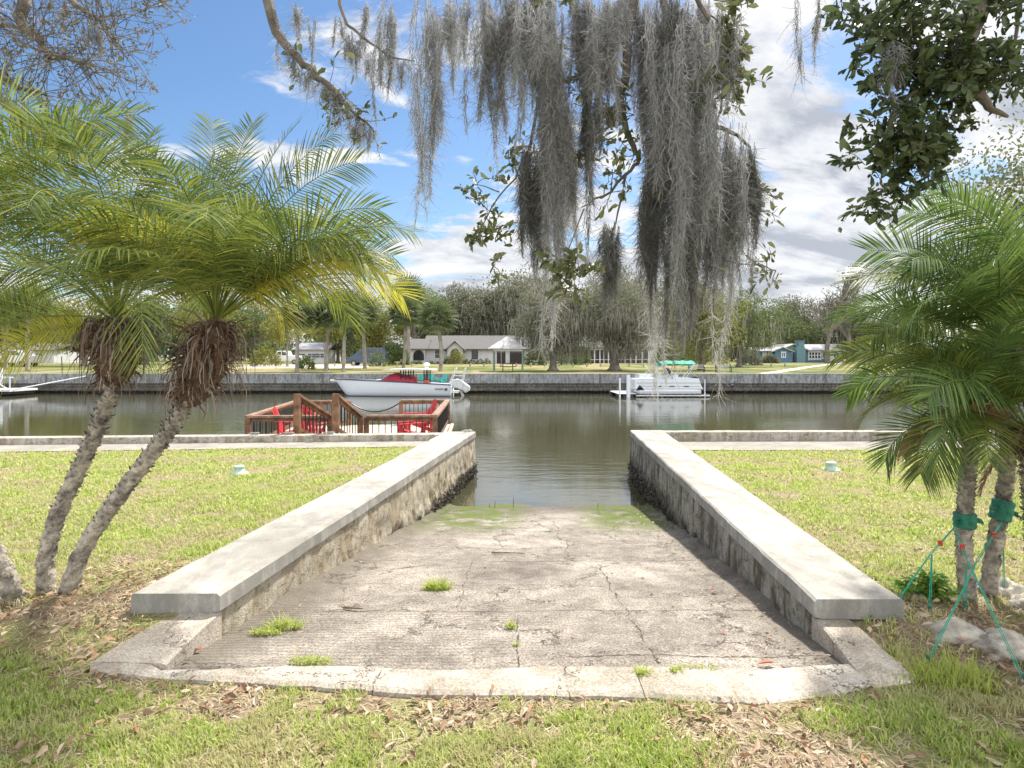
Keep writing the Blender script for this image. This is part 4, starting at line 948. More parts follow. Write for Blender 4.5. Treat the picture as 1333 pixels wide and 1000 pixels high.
# picnic table
b = F(661, 44); T_ = thing('picnic_table', 'dark picnic table under the metal-roofed shelter', 'table', b)
MB().box((0, 0, .55), (1.15, .55, .05)).build('tabletop', M['dark'], T_)
for s in (-1, 1):
    MB().box((0, s * .5, .32), (1.15, .2, .045)).build('bench', M['dark'], T_)
    MB().bar((s * .35, -.35, 0), (s * .35, .2, .53), .06, .06).bar((s * .35, .35, 0), (s * .35, -.2, .53), .06, .06).box((s * .35, 0, .28), (.05, 1.1, .05)).build('leg', M['dark'], T_)

# screened lanai house
Yl = 88; z0 = FZ(Yl); b = (GX(815, Yl), Yl, z0); H = thing('house', 'low house with dark screened porch behind the moss-hung oaks', 'house', b); X = lambda p: GX(p, Yl); zy_ = lambda py: CAMZ - (py - 466) / 800 * Yl
MB().bb((X(735), Yl + 2.5, z0), (X(765), Yl + 10, zy_(454))).bb((X(765), Yl + 3.5, z0), (X(868), Yl + 10, zy_(454))).bb((X(845), Yl, z0), (X(856), Yl + 3.5, zy_(455))).build('wall', M['white'], H, world=b)
rf = MB(); gable_roof(rf, X(735), X(870), Yl - .2, Yl + 10, zy_(453), zy_(441), .3); rf.build('roof', M['roofbrown'], H, world=b)
MB().bb((X(766), Yl + .1, z0), (X(845), Yl + .14, zy_(455.5))).build('porch_screen', M['screen'], H, world=b)
fr = MB(); fr.bb((X(765), Yl - .08, zy_(455.6)), (X(846), Yl + .09, zy_(453.6))); fr.bb((X(766), Yl - .04, zy_(468.6)), (X(845), Yl + .08, zy_(467.9)))
for p in (766, 774, 781, 786, 792, 800, 814, 821, 828, 836, 844.5): fr.bb((X(p) - .07, Yl - .05, z0), (X(p) + .07, Yl + .09, zy_(455)))
fr.build('porch_frame', M['whitetrim'], H, world=b)

# blue house
Yb_ = 96; z0 = FZ(Yb_) - .05; b = (GX(1040, Yb_), Yb_, z0); H = thing('house', 'blue ranch house with teal chimney and white windows on the far right bank', 'house', b); X = lambda p: GX(p, Yb_); zz_ = lambda py: CAMZ - (py - 466) / 800 * Yb_
MB().bb((X(991), Yb_ + 1, z0), (X(1010), Yb_ + 8, zz_(457))).bb((X(1010), Yb_ + .3, z0), (X(1031), Yb_ + 8, zz_(457.5))).bb((X(1031), Yb_ + 1.5, z0), (X(1092), Yb_ + 9, zz_(456.5))).build('wall', M['blue'], H, world=b)
MB().prism([(X(1007), zz_(457.5)), (X(1031), zz_(457.5)), (X(1019), zz_(453.2))], Yb_ + .25, Yb_ + 5, 'Y').build('small_gable', M['blue'], H, world=b)
MB().prism([(X(1019), zz_(456.5)), (X(1056), zz_(456.5)), (X(1036), zz_(449.2))], Yb_ + 1.4, Yb_ + 7, 'Y').build('green_gable', M['green'], H, world=b)
MB().prism([(X(1080), zz_(457)), (X(1097), zz_(457)), (X(1088.5), zz_(449.5))], Yb_ - .1, Yb_ + 7, 'Y').bb((X(1081), Yb_, z0), (X(1096), Yb_ + 7, zz_(457))).build('white_wing', M['white'], H, world=b)
g_ = MB(); gable_front(g_, X(1007), X(1031), Yb_ + .2, Yb_ + 6, zz_(457.5), zz_(452.6), .35, .16); gable_front(g_, X(1018), X(1057), Yb_ + 1.3, Yb_ + 8, zz_(456.5), zz_(448.6), .3, .16); gable_front(g_, X(1080), X(1097), Yb_ - .15, Yb_ + 7, zz_(457), zz_(449), .3, .16)
g_.build('gable_roof', M['metalroof'], H, world=b)
rf = MB(); gable_roof(rf, X(1050), X(1092), Yb_ + 1.5, Yb_ + 9, zz_(456), zz_(448.5), .3); rf.build('roof', M['roofgrey'], H, world=b)
MB().add([(X(985), Yb_, zz_(457.4)), (X(1011), Yb_, zz_(457.4)), (X(1014), Yb_ + 7, zz_(452)), (X(988), Yb_ + 7, zz_(452)), (X(985), Yb_, zz_(456.6)), (X(1011), Yb_, zz_(456.6)), (X(1014), Yb_ + 7, zz_(451)), (X(988), Yb_ + 7, zz_(451))], [(3, 2, 1, 0), (4, 5, 6, 7), (0, 1, 5, 4), (1, 2, 6, 5), (2, 3, 7, 6), (3, 0, 4, 7)]).build('porch_roof', M['roofgrey'], H, world=b)
MB().prism([(X(1038), z0), (X(1049), z0), (X(1049), zz_(454)), (X(1047.5), zz_(451)), (X(1047.5), zz_(444)), (X(1040.5), zz_(444)), (X(1040.5), zz_(451)), (X(1038), zz_(454))], Yb_ + .1, Yb_ + 1.45, 'Y').bb((X(1039.8), Yb_, zz_(444.4)), (X(1048.2), Yb_ + 1.6, zz_(443.2))).build('chimney', M['teal'], H, world=b)
windowf(H, X(996.5), X(1000.5), Yb_ + 1, zz_(470.5), zz_(459.5), 1, 1, 'whitetrim', 'white', .16, b); windowf(H, X(1003.5), X(1006), Yb_ + 1, zz_(466), zz_(459.5), 1, 1, world=b, fr=.12)
windowf(H, X(1018.5), X(1023.5), Yb_ + .3, zz_(465), zz_(458.8), 2, 1, world=b, fr=.16); windowf(H, X(1032.5), X(1036.5), Yb_ + 1.5, zz_(470), zz_(458.5), 1, 1, 'whitetrim', 'reddoor', .14, b)
windowf(H, X(1050.5), X(1053.5), Yb_ + 1.5, zz_(465), zz_(458.5), 1, 1, world=b, fr=.2); windowf(H, X(1058.5), X(1074.5), Yb_ + 1.5, zz_(467.5), zz_(457.8), 4, 2, world=b, fr=.22)
windowf(H, X(1077), X(1080), Yb_ + 1.5, zz_(466.5), zz_(458), 1, 1, world=b, fr=.16); windowf(H, X(1084.5), X(1092), Yb_, zz_(466.5), zz_(459.5), 2, 1, world=b, fr=.16)

# pale house far left behind the palms, and one at the left edge
def plain_house(label, p0, p1, Y, pe, pr, wm='white', rm='roofgrey'):
    z0 = FZ(Y); b = (GX((p0 + p1) / 2, Y), Y, z0); H = thing('house', label, 'house', b); zq = lambda py: CAMZ - (py - 466) / 800 * Y
    MB().bb((GX(p0, Y), Y, z0), (GX(p1, Y), Y + 8, zq(pe))).build('wall', M[wm], H, world=b)
    r = MB(); gable_roof(r, GX(p0, Y), GX(p1, Y), Y, Y + 8, zq(pe), zq(pr), .4); r.build('roof', M[rm], H, world=b)
    for f in (.2, .55, .82): x = GX(p0 + (p1 - p0) * f, Y); windowf(H, x - .6, x + .6, Y, zq(466), zq(460), 2, 2, world=b)
plain_house('pale house with grey roof behind the thin palm trunks on the far bank', 384, 424, 90, 455, 446.5)
plain_house('low pale house at the far left behind the parked boat', -40, 70, 92, 456, 447, 'white', 'roofbrown')
plain_house('low grey-roofed house almost hidden behind the right palms', 1150, 1240, 96, 456, 447, 'white', 'roofgrey')

# vehicles on the far bank
def car(name, label, cat_, px, Y, L, mt, prof, glass, az=0, wheels=(.2, .8), h=1.5, wd=1.7):
    b = F(px, Y); t = thing(name, label, cat_, b, az)
    P = [(x * L - L / 2, z * h + .22) for x, z in prof]
    bd = MB(); n = len(P); V = []
    for y, k in ((-wd / 2, .96), (-wd / 2 + .12, 1.0), (wd / 2 - .12, 1.0), (wd / 2, .96)): V += [(x, y, (z - .5) * k + .5) for x, z in P]
    F_ = [tuple(range(n))[::-1], tuple(3 * n + i for i in range(n))] + [(r * n + i, r * n + (i + 1) % n, (r + 1) * n + (i + 1) % n, (r + 1) * n + i) for r in range(3) for i in range(n)]
    bd.add(V, F_); bd.build('body', M[mt], t, bevel=.04)
    for gp in glass:
        P2 = [(x * L - L / 2, z * h + .22) for x, z in gp]
        for s in (-1, 1): MB().prism(P2, s * (wd / 2 + .005), s * (wd / 2 + .02), 'Y').build('window', M['darkglass'], t)
    for f in wheels:
        for s in (-1, 1):
            wl = MB(); wl.tube([(f * L - L / 2, s * (wd / 2 - .16), .3), (f * L - L / 2, s * (wd / 2 + .02), .3)], .31, 18); wo = wl.build('wheel', M['dark'], t)
            MB().tube([(f * L - L / 2, s * (wd / 2 + .015), .3), (f * L - L / 2, s * (wd / 2 + .035), .3)], .17, 12).build('rim', M['metalgrey'], wo)
M['carwhite'] = mat('white_paint', (.68, .69, .70), .25, var=.02)
M['vanblue'] = mat('dark_blue_paint', (.05, .085, .14), .3, var=.1)
car('pickup_truck', 'white pickup truck parked among the thin trunks on the far left bank', 'truck', 372, 80, 4.6, 'carwhite', [(0, .1), (0, .55), (.22, .6), (.32, .98), (.58, 1.), (.64, .6), (1, .56), (1, .1)], [[(.30, .62), (.35, .92), (.44, .92), (.44, .62)], [(.46, .62), (.46, .92), (.56, .92), (.60, .62)]])
car('parked_van', 'dark blue van with long sloping windscreen behind the palm trunks', 'van', 478, 68, 4.3, 'vanblue', [(0, .06), (0, .28), (.10, .42), (.42, .95), (.55, 1.0), (.92, .98), (1, .6), (1, .06)], [[(.30, .55), (.46, .88), (.58, .9), (.58, .55)], [(.61, .55), (.61, .9), (.80, .9), (.84, .55)]], h=1.75)
car('parked_car', 'pale car parked beside the boats at the far left edge', 'car', 22, 62, 3.9, 'carwhite', [(0, .1), (0, .5), (.2, .58), (.34, .95), (.68, .98), (.86, .6), (1, .55), (1, .1)], [[(.27, .62), (.37, .9), (.50, .9), (.50, .62)], [(.53, .62), (.53, .9), (.66, .9), (.76, .62)]])
car('parked_car', 'grey car half hidden behind the right palms on the far lawn', 'car', 1195, 72, 4.0, 'vanblue', [(0, .1), (0, .5), (.2, .58), (.34, .95), (.68, .98), (.86, .6), (1, .55), (1, .1)], [[(.27, .62), (.37, .9), (.50, .9), (.50, .62)], [(.53, .62), (.53, .9), (.66, .9), (.76, .62)]])
# benches near the pontoon
def bench(px, label):
    b = F(px, 40.5); t = thing('park_bench', label, 'bench', b)
    for k in range(4): pass
    MB().box((0, 0, .26), (1.05, .3, .04)).build('seat', M['metalgrey'], t)
    bk = MB()
    for k in range(4): bk.box((0, .17, .34 + k * .055), (1.05, .025, .035))
    bk.build('backrest', M['metalgrey'], t)
    for s in (-1, 1): MB().bar((s * .48, -.13, 0), (s * .48, -.13, .38), .04, .04).bar((s * .48, .15, 0), (s * .48, .17, .55), .04, .04).bar((s * .48, -.13, .38), (s * .48, .17, .38), .04, .03).build('leg', M['dark'], t)
bench(907, 'grey slatted bench behind the pontoon boat, left of its twin'); bench(942, 'grey slatted bench behind the pontoon boat, right of its twin')

# ------------------------------------------------------------------ chairs
M['redpl'] = mat('red_plastic', (.48, .03, .035), .45, var=.08); M['tealpl'] = mat('teal_plastic', (.03, .46, .42), .4, var=.08)
def adirondack(label, mt, loc, rz, sc=1.0, group=None):
    t = thing('adirondack_chair', label, 'chair', loc, rz, group); t.scale = (sc,) * 3   # faces -Y in local space
    st = MB()
    for k in range(6): y = -.30 + k * .095; st.box((0, y, .36 - k * .026), (.50, .066, .022))
    st.build('seat', M[mt], t)
    bk = MB(); tops = (.86, .92, .95, .92, .86)
    for k in range(5):
        x = (k - 2) * .098; a_ = Vector((x * .85, .22, .20)); e_ = Vector((x * 1.12, .47, tops[k])); bk.bar(a_, e_, .064, .02, up=(0, 1, .3)); 
    bk.bar((-.24, .32, .40), (.24, .32, .40), .05, .025); bk.bar((-.27, .43, .70), (.27, .43, .70), .05, .02); bk.build('backrest', M[mt], t)
    for s in (-1, 1):
        MB().bar((s * .31, -.36, .53), (s * .29, .34, .55), .11, .022).build('armrest', M[mt], t)
        MB().bar((s * .27, -.32, 0), (s * .27, -.32, .52), .035, .09).build('front_leg', M[mt], t)
        MB().bar((s * .23, -.34, .36), (s * .23, .48, .02), .03, .09).bar((s * .27, .28, .16), (s * .27, .30, .54), .03, .06).build('rear_leg', M[mt], t)
    return t

# ------------------------------------------------------------------ brown dock with rails
a0 = -.08; ux = Vector((math.cos(.075), math.sin(.075), 0)); vy = Vector((-math.sin(.075), math.cos(.075), 0))
DZ = -.33; RH = .68
def D(px, py, zr): Y = 800 * (CAMZ - zr) / (py - 466); return Vector((GX(px, Y), Y, zr))
FL = D(323, 541, DZ + RH); FR = D(566, 540, DZ + RH); BL = D(385, 521.5, DZ + RH); BR = D(583, 520, DZ + RH)
for v in (FL, FR, BL, BR): v.z = 0
b = tuple(FL.lerp(BR, .5)); b = (b[0], b[1], DZ); dk = thing('wooden_dock', 'brown railed wooden dock with steps down from the seawall, left of the ramp', 'dock', b)
fl_ = MB(); N = 22
for i in range(N):
    f0, f1 = i / N, (i + .93) / N
    A_ = FL.lerp(BL, f0); B_ = FR.lerp(BR, f0); C_ = FR.lerp(BR, f1); E_ = FL.lerp(BL, f1)
    A_, B_, C_, E_ = [p + Vector((0, 0, 0)) for p in (A_ - ux * .06, B_ + ux * .06, C_ + ux * .06, E_ - ux * .06)]
    fl_.add([(p.x, p.y, DZ - .04) for p in (A_, B_, C_, E_)] + [(p.x, p.y, DZ) for p in (A_, B_, C_, E_)], [(3, 2, 1, 0), (4, 5, 6, 7), (0, 1, 5, 4), (1, 2, 6, 5), (2, 3, 7, 6), (3, 0, 4, 7)])
fl_.build('deck', M['deckwood'], dk, world=b)
fa = MB()
for p, q in ((FL, FR), (FR, BR), (BR, BL), (BL, FL)): fa.bar((p.x, p.y, DZ - .16), (q.x, q.y, DZ - .16), .05, .22)
fa.build('fascia', M['wood'], dk, world=b)
pil = MB()
for p in (FL, FR, BL, BR, FL.lerp(FR, .5), BL.lerp(BR, .5)): MB().tube([(p.x, p.y, -2.1), (p.x, p.y, DZ - .04)], .09, 10).build('piling', M['palmbarkdark'], dk, world=b)
def rail(p, q, zp=None, zq=None, zb=DZ, zbq=None, n=None, top='woodtop', thick=.045):
    """a rail section: top rail, lower rail and black balusters"""
    zp = DZ + RH if zp is None else zp; zq = DZ + RH if zq is None else zq; zbq = zb if zbq is None else zbq
    MB().bar((p.x, p.y, zp - thick / 2), (q.x, q.y, zq - thick / 2), .14, thick).build('top_rail', M[top], dk, world=b)
    MB().bar((p.x, p.y, zp - .085), (q.x, q.y, zq - .085), .04, .07).bar((p.x, p.y, zb + .09), (q.x, q.y, zbq + .09), .04, .06).build('rail_board', M['wood'], dk, world=b)
    L = (q - p).length; n = n or max(2, int(L / .115)); bl = MB()
    for i in range(1, n):
        f = i / n; c = p.lerp(q, f); bl.bar((c.x, c.y, zb + (zbq - zb) * f + .07), (c.x, c.y, zp + (zq - zp) * f - .06), .016, .016)
    bl.build('balusters', M['black'], dk, world=b)
def post(p, z1, z0_=DZ - .2, w_=.10, top=True):
    MB().box((p.x, p.y, (z0_ + z1) / 2), (w_, w_, z1 - z0_), rz=.075).build('post', M['wood'], dk, world=b)
zt = DZ + RH
def on_front(px):                                 # point of the front rail line under a photo column
    k = (px - 666.5) / 800; den = (FR.x - FL.x) - k * (FR.y - FL.y); f = (k * FL.y - FL.x) / den; return FL.lerp(FR, f)
def on_back(px):
    k = (px - 666.5) / 800; den = (BR.x - BL.x) - k * (BR.y - BL.y); f = (k * BL.y - BL.x) / den; return BL.lerp(BR, f)
s1, s2 = on_front(431), on_front(469); r1 = on_front(477)
rail(FL, s1); rail(r1, FR); rail(FL, BL); rail(FR, BR); rail(BL, on_back(455)); rail(on_back(522), BR)
for p in (FL, FR, BL, BR, on_back(455), on_back(522), s1, s2, r1, on_back(419)): post(p, zt - .045)
# stairs: two tall newels on the seawall, rails sloping down to the deck
nz = .835
n1, n2 = Vector((GX(387, 11.32), 11.32, 0)), Vector((GX(437, 11.36), 11.36, 0))
for p in (n1, n2): MB().box((p.x, p.y, (nz + .12) / 2), (.115, .115, nz - .12), rz=.075).build('newel_post', M['wood'], dk, world=b)
rail(n1, s1, nz, zt, .12, DZ, 9); rail(n2, s2, nz, zt, .12, DZ, 9)
for k in range(3):
    f = (k + .5) / 3.3; a_ = n1.lerp(s1, f); c_ = n2.lerp(s2, f); z_ = .12 - (.12 - DZ) * (k + 1) / 3.6
    MB().bar((a_.x, a_.y, z_), (c_.x, c_.y, z_), .30, .04).build('stair_tread', M['deckwood'], dk, world=b)
for a_, c_ in ((n1, s1), (n2, s2)): MB().bar((a_.x, a_.y, 0.02), (c_.x, c_.y, DZ - .04), .05, .22).build('stringer', M['wood'], dk, world=b)
# ramp piece at the right end
MB().bar((FR.x + .22, FR.y - .35, DZ + .05), (FR.x + .30, FR.y + .6, DZ + .42), .06, .05).build('side_brace', M['deckwood'], dk, world=b)
p, q = on_back(455), on_back(522); rp = [p.lerp(q, f) + Vector((0, 0, zt - .06 - .26 * 4 * f * (1 - f))) for f in np.linspace(0, 1, 14)]
o = MB().tube(rp, .017, 8).build('rope', M['black'], world=tuple(rp[0])); tag(o, 'black rope sagging across the gap in the dock rail', 'rope')
ch = lambda px, Y: (GX(px, Y), Y, DZ)
gch = 'red slatted chairs on the brown dock'
adirondack('red chair seen from behind, left of the two stair rails, the nearer of a pair', 'redpl', ch(404, 13.1), R(180), .80, gch)
adirondack('red chair facing the seawall just behind the chair seen from behind', 'redpl', ch(398, 15.4), R(190), .80, gch)
adirondack('red chair leaning back to the left at the left end of the dock', 'redpl', ch(380, 13.6), R(95), .80, gch)
adirondack('red chair in side view facing left at the right end of the dock', 'redpl', ch(537, 13.3), R(-75), .80, gch)
adirondack('red chair behind the side view chair at the right end of the dock', 'redpl', ch(545, 14.9), R(-70), .88, gch)

# ------------------------------------------------------------------ white centre-console boat
M['gel'] = mat('white_gelcoat', (.66, .70, .74), .22, var=.03); M['maroon'] = mat('maroon_canvas', (.36, .03, .06), .8, var=.15); M['redcush'] = mat('red_cushion', (.55, .06, .04), .7)
M['navy'] = mat('navy_stripe', (.05, .055, .08), .5); M['motor'] = mat('white_motor_cover', (.52, .54, .55), .5, var=.15, scale=5); M['rubgrey'] = mat('pale_canvas', (.62, .62, .60), .9)
Yb = 34.4; b = (GX(512, Yb), Yb, -.61); bt = thing('motor_boat', 'white open motor boat with maroon cover moored at the far seawall', 'boat', b)
L0, L1 = GX(436, Yb) - b[0], GX(589, Yb) - b[0]; L = L1 - L0
ns = 30; V = []; prof_n = 9
for i in range(ns + 1):
    f = i / ns; x = L0 + L * f; hb = 1.05 * min(1, (f * 1.02) ** .5 * 1.22) * (1 - .06 * f); hb = max(hb, .02); sh = .96 - .30 * f + .03 * math.sin(f * 3)
    keel = -.25 + .55 * max(0, 1 - f / .16) ** 2
    xr = .55 * max(0, 1 - f / .2)
    for s, zz in ((-1, 1), (-.985, .75), (-.93, .45), (-.80, .22), (-.0, 0), (.80, .22), (.93, .45), (.985, .75), (1, 1)):
        V.append((x + xr * (1 - zz) * .8, s * hb, keel + (sh - keel) * zz))
Fh = [(i * 9 + k, i * 9 + k + 1, (i + 1) * 9 + k + 1, (i + 1) * 9 + k) for i in range(ns) for k in range(8)] + [tuple(range(9)), tuple(ns * 9 + k for k in range(8, -1, -1))]
Fd = [(i * 9, i * 9 + 8, (i + 1) * 9 + 8, (i + 1) * 9) for i in range(ns)]
hm = MB().add(V, Fh); hm.build('hull', M['gel'], bt, smooth=True)
MB().add([(x, y * .985, z - .03) for x, y, z in V], Fd).build('deck', M['gel'], bt)
for s in (0, 8): MB().tube([(V[i * 9 + s][0], V[i * 9 + s][1] * 1.005, V[i * 9 + s][2] - .02) for i in range(ns + 1)], .035, 6).build('rub_rail', M['navy'], bt)
MB().add([(V[i * 9 + 2][0], V[i * 9 + 2][1] * 1.012 - .012, .0 + dz) for i in range(2, ns + 1) for dz in (0.0, .045)], [(2 * i, 2 * i + 2, 2 * i + 3, 2 * i + 1) for i in range(ns - 2)]).build('boot_stripe', M['navy'], bt)
q = lambda px, py, dy=0: (GX(px, Yb) - b[0], dy, CAMZ - (py - 466) / 800 * Yb + .61)
MB().tube([q(430, 495.5), q(440, 496)], .06, 8).build('bow_roller', M['rubgrey'], bt)
cv_ = MB(); ns2 = 14; Vc = []
for i in range(ns2 + 1):
    f = i / ns2; px = 492 + (541 - 492) * f; top = 498.5 - 13.0 * (math.sin(min(1, f * 1.9) * math.pi / 2)) * (1 - max(0, f - .55) * 1.0); zt_ = q(px, top)[2]; zb_ = q(px, 499.5)[2] - .05; x = q(px, 0)[0]
    for s, h_ in ((-.62, 0), (-.55, .55), (-.3, .92), (0, 1), (.3, .92), (.55, .55), (.62, 0)): Vc.append((x, s * (.6 + .4 * f), zb_ + (zt_ - zb_) * h_))
cv_.add(Vc, [(i * 7 + k, i * 7 + k + 1, (i + 1) * 7 + k + 1, (i + 1) * 7 + k) for i in range(ns2) for k in range(6)] + [tuple(range(7))[::-1], tuple(ns2 * 7 + k for k in range(7))]); cv_.build('bow_cover', M['maroon'], bt, smooth=True)
fd = MB(); fd.prism([(q(478, 497)[0], q(0, 497.5)[2]), (q(492, 494)[0], q(0, 494)[2]), (q(512, 498)[0], q(0, 498)[2]), (q(512, 500)[0], q(0, 500.5)[2]), (q(478, 499)[0], q(0, 500)[2])], -.5, .5, 'Y'); fd.build('fore_deck', M['gel'], bt)
MB().box(q(547, 501), (.9, .6, .30)).build('console', M['gel'], bt)
MB().box(q(535, 498.5, -.2), (.7, .5, .14)).box(q(540, 495.5, .1), (.2, .5, .4)).build('seat_cushion', M['redcush'], bt)
MB().prism([(q(551, 0)[0], q(0, 501)[2]), (q(561, 0)[0], q(0, 501)[2]), (q(559.5, 0)[0], q(0, 495)[2]), (q(553.5, 0)[0], q(0, 495)[2])], -.55, -.25, 'Y').build('red_cover', M['redcush'], bt)
tt_ = MB(); tt_.prism([(q(499, 0)[0], q(0, 481.8)[2]), (q(510, 0)[0], q(0, 480.3)[2]), (q(535, 0)[0], q(0, 479.6)[2]), (q(566, 0)[0], q(0, 480.4)[2]), (q(567, 0)[0], q(0, 481.6)[2]), (q(530, 0)[0], q(0, 481.8)[2])], -.85, .85, 'Y'); tt_.build('hard_top', M['rubgrey'], bt, bevel=.02)
for px in (523.5, 530, 536.5, 553.5, 558.5):
    for s in (-.45, .45): MB().tube([q(px, 500, s), q(px, 481, s)], .035, 6).build('top_post', M['black'], bt)

for s in (-.45, .45): MB().bar(q(523, 489, s), q(537, 489, s), .03, .03).build('top_brace', M['black'], bt)
MB().lathe([(.16, 0), (.19, .08), (.15, .16), (.05, .2)], c=q(555.5, 476.5), n=14).box(q(555.5, 478.5), (.22, .22, .10)).build('radar_dome', M['gel'], bt)
# outboard, tower, transom platform
ob = MB(); pr = [(585, 502), (587, 496), (594, 493), (600, 494.5), (606, 499), (612, 503), (612, 508), (606, 512), (602, 508), (594, 505), (586, 506)]
ob.prism([(q(a_, 0)[0], q(0, c_)[2]) for a_, c_ in pr], -.24, .24, 'Y'); ob.build('outboard', M['motor'], bt, bevel=.07)
MB().bb((q(588, 0)[0], -.6, q(0, 511)[2]), (q(598, 0)[0], .6, q(0, 509)[2])).bar(q(599, 506), q(603, 516), .10, .14).build('motor_bracket', M['rubgrey'], bt)
tw = MB()
for s in (-.5, .5): tw.tube([q(586, 499, s), q(594, 479, s)], .025, 6); tw.tube([q(601, 503, s), q(606, 479, s)], .025, 6)
for y0_ in (484, 489, 494): tw.tube([q(592 if y0_ < 490 else 589, y0_, -.5), q(604, y0_, -.5)], .018, 6)
for x_ in (594, 606): tw.tube([q(x_, 479.5, -.5), q(x_, 479.5, .5)], .02, 6)
tw.build('ski_tower', M['rubgrey'], bt)
# lettering-like hull mark
MB().bar(q(569, 505.3, -1.03), q(580, 505.3, -1.0), .01, .05).box(q(583, 505.8, -1.0), (.14, .012, .14)).build('hull_mark', M['navy'], bt)
gt = 'teal slatted chairs at the stern of the white boat'
zc = CAMZ - (499.5 - 466) / 800 * 35.6
for px, yy, rz, lb in ((546.5, 35.6, 0, 'teal chair facing the canal, left of the others beside the white boat'), (563, 35.7, 30, 'teal chair in the middle, partly behind a black post of the white boat'), (575.5, 35.5, -40, 'teal chair turned sideways nearest the outboard of the white boat')):
    adirondack(lb, 'tealpl', (GX(px, yy), yy, zc), R(rz), .60, gt)
# small float those chairs stand on
sw = thing('float_dock', 'narrow pale float with the teal chairs behind the white boat', 'dock', (GX(560, 35.7), 35.7, -.61))
MB().box((0, 0, zc + .61 - .04), (2.4, 1.0, .07)).build('deck', M['deckwood'], sw)
for s in (-1, 1): MB().box((s * .9, 0, (zc + .61 - .08) / 2 - .1), (.4, .8, zc + .61 + .1)).build('float', M['dark'], sw)

# ------------------------------------------------------------------ pontoon boat on its float
Yp = 34.2; b = (GX(860, Yp), Yp, -.61); pt = thing('pontoon_boat', 'white pontoon boat with green folded canopy moored at the far seawall', 'boat', b)
q = lambda px, py, dy=0: (GX(px, Yp) - b[0], dy, CAMZ - (py - 466) / 800 * Yp + .61)
for s in (-.75, .75): MB().tube([q(822, 507.5, s), q(828, 508.2, s), q(900, 508.2, s), q(906, 507.5, s)], [.05, .26, .26, .2], 12).build('pontoon', M['gel'], pt)
MB().bb(q(822, 505.5, -1), q(908, 504, 1)).build('deck', M['rubgrey'], pt)
fn = MB()
for y_ in (-.97, .95): fn.prism([(q(822, 0)[0], q(0, 504)[2]), (q(907, 0)[0], q(0, 504)[2]), (q(903, 0)[0], q(0, 492)[2]), (q(880, 0)[0], q(0, 491)[2]), (q(870, 0)[0], q(0, 493)[2]), (q(822, 0)[0], q(0, 492.5)[2])], y_, y_ + .03, 'Y')
fn.bb(q(822, 504, -.94), (q(822, 0)[0] + .03, .95, q(0, 493)[2]))
fn.build('fence', M['gel'], pt)
st = MB(); st.bb(q(824, 498, -.985), q(905, 497.4, -.971)).bb(q(830, 502.2, -.985), q(905, 501.8, -.971)); st.build('trim_line', M['metalgrey'], pt)
vt = MB()
for px in (850, 866, 884): vt.bb(q(px, 502.6, -.995), q(px + 6, 501.4, -.972))
vt.build('vent', M['dark'], pt)
tr = MB(); tr.tube([q(819, 493, -.96), q(830, 492, -.96), q(846, 492, -.96)], .03, 6).tube([q(823, 504, -.97), q(823, 493, -.97)], .025, 6).tube([q(832, 504, -.99), q(832, 493, -.99)], .02, 6); tr.build('rail', M['gel'], pt)
MB().prism([(q(823, 0)[0], q(0, 507)[2]), (q(828, 0)[0], q(0, 500)[2]), (q(834, 0)[0], q(0, 507)[2])], -1.0, -.975, 'Y').build('gate', M['dark'], pt)
MB().bb(q(829, 492, -.7), q(846, 487, .5)).bb(q(858, 492, -.2), q(868, 488.5, .7)).build('lounge_seat', M['gel'], pt)
MB().bb(q(871, 497, -.93), q(877, 487, -.3)).build('helm_console', M['gel'], pt)
MB().lathe([(.16, 0), (.20, .12), (.17, .3), (.1, .36)], c=q(870, 487.5, .2), n=12).build('helm_seat', M['dark'], pt)
nv = 12; Vb = []
for i in range(nv + 1):
    px = 857 + (899 - 857) * i / nv; top = 470.5 + .35 * math.sin(i * 1.9) + (1.2 if i < 2 else 0); 
    for s, dz in ((-.9, -.10), (-.6, .03), (0, .08), (.6, .03), (.9, -.10), (.6, -.16), (0, -.18), (-.6, -.16)): x_, _, z_ = q(px, top + 1.0); Vb.append((x_, s, z_ + dz * (1 + .2 * math.sin(i * 2.3 + s))))
MB().add(Vb, [(i * 8 + k, i * 8 + (k + 1) % 8, (i + 1) * 8 + (k + 1) % 8, (i + 1) * 8 + k) for i in range(nv) for k in range(8)] + [tuple(range(8))[::-1], tuple(nv * 8 + k for k in range(8))]).build('canopy', M['canopy'] if 'canopy' in M else M.setdefault('canopy', mat('green_canvas', (.02, .30, .20), .8, var=.2)), pt)
fb = MB()
for y_ in (-.92, .92):
    for a_, c_ in ((838, 860), (868, 857), (880, 857), (881, 898), (886, 899), (853, 843)): fb.tube([q(a_ if a_ != 853 else 858, 493, y_), q(c_, 472.5 if a_ != 853 else 474, y_)], .018, 5)
fb.build('canopy_frame', M['gel'], pt)
mo = MB(); mo.prism([(q(a_, 0)[0], q(0, c_)[2]) for a_, c_ in ((902, 492), (904, 489.5), (907.5, 491), (911, 497), (910, 501), (906, 500), (908, 509), (905.5, 511), (904, 502))], -.17, .17, 'Y'); mo.build('outboard', M['dark'], pt, bevel=.03)
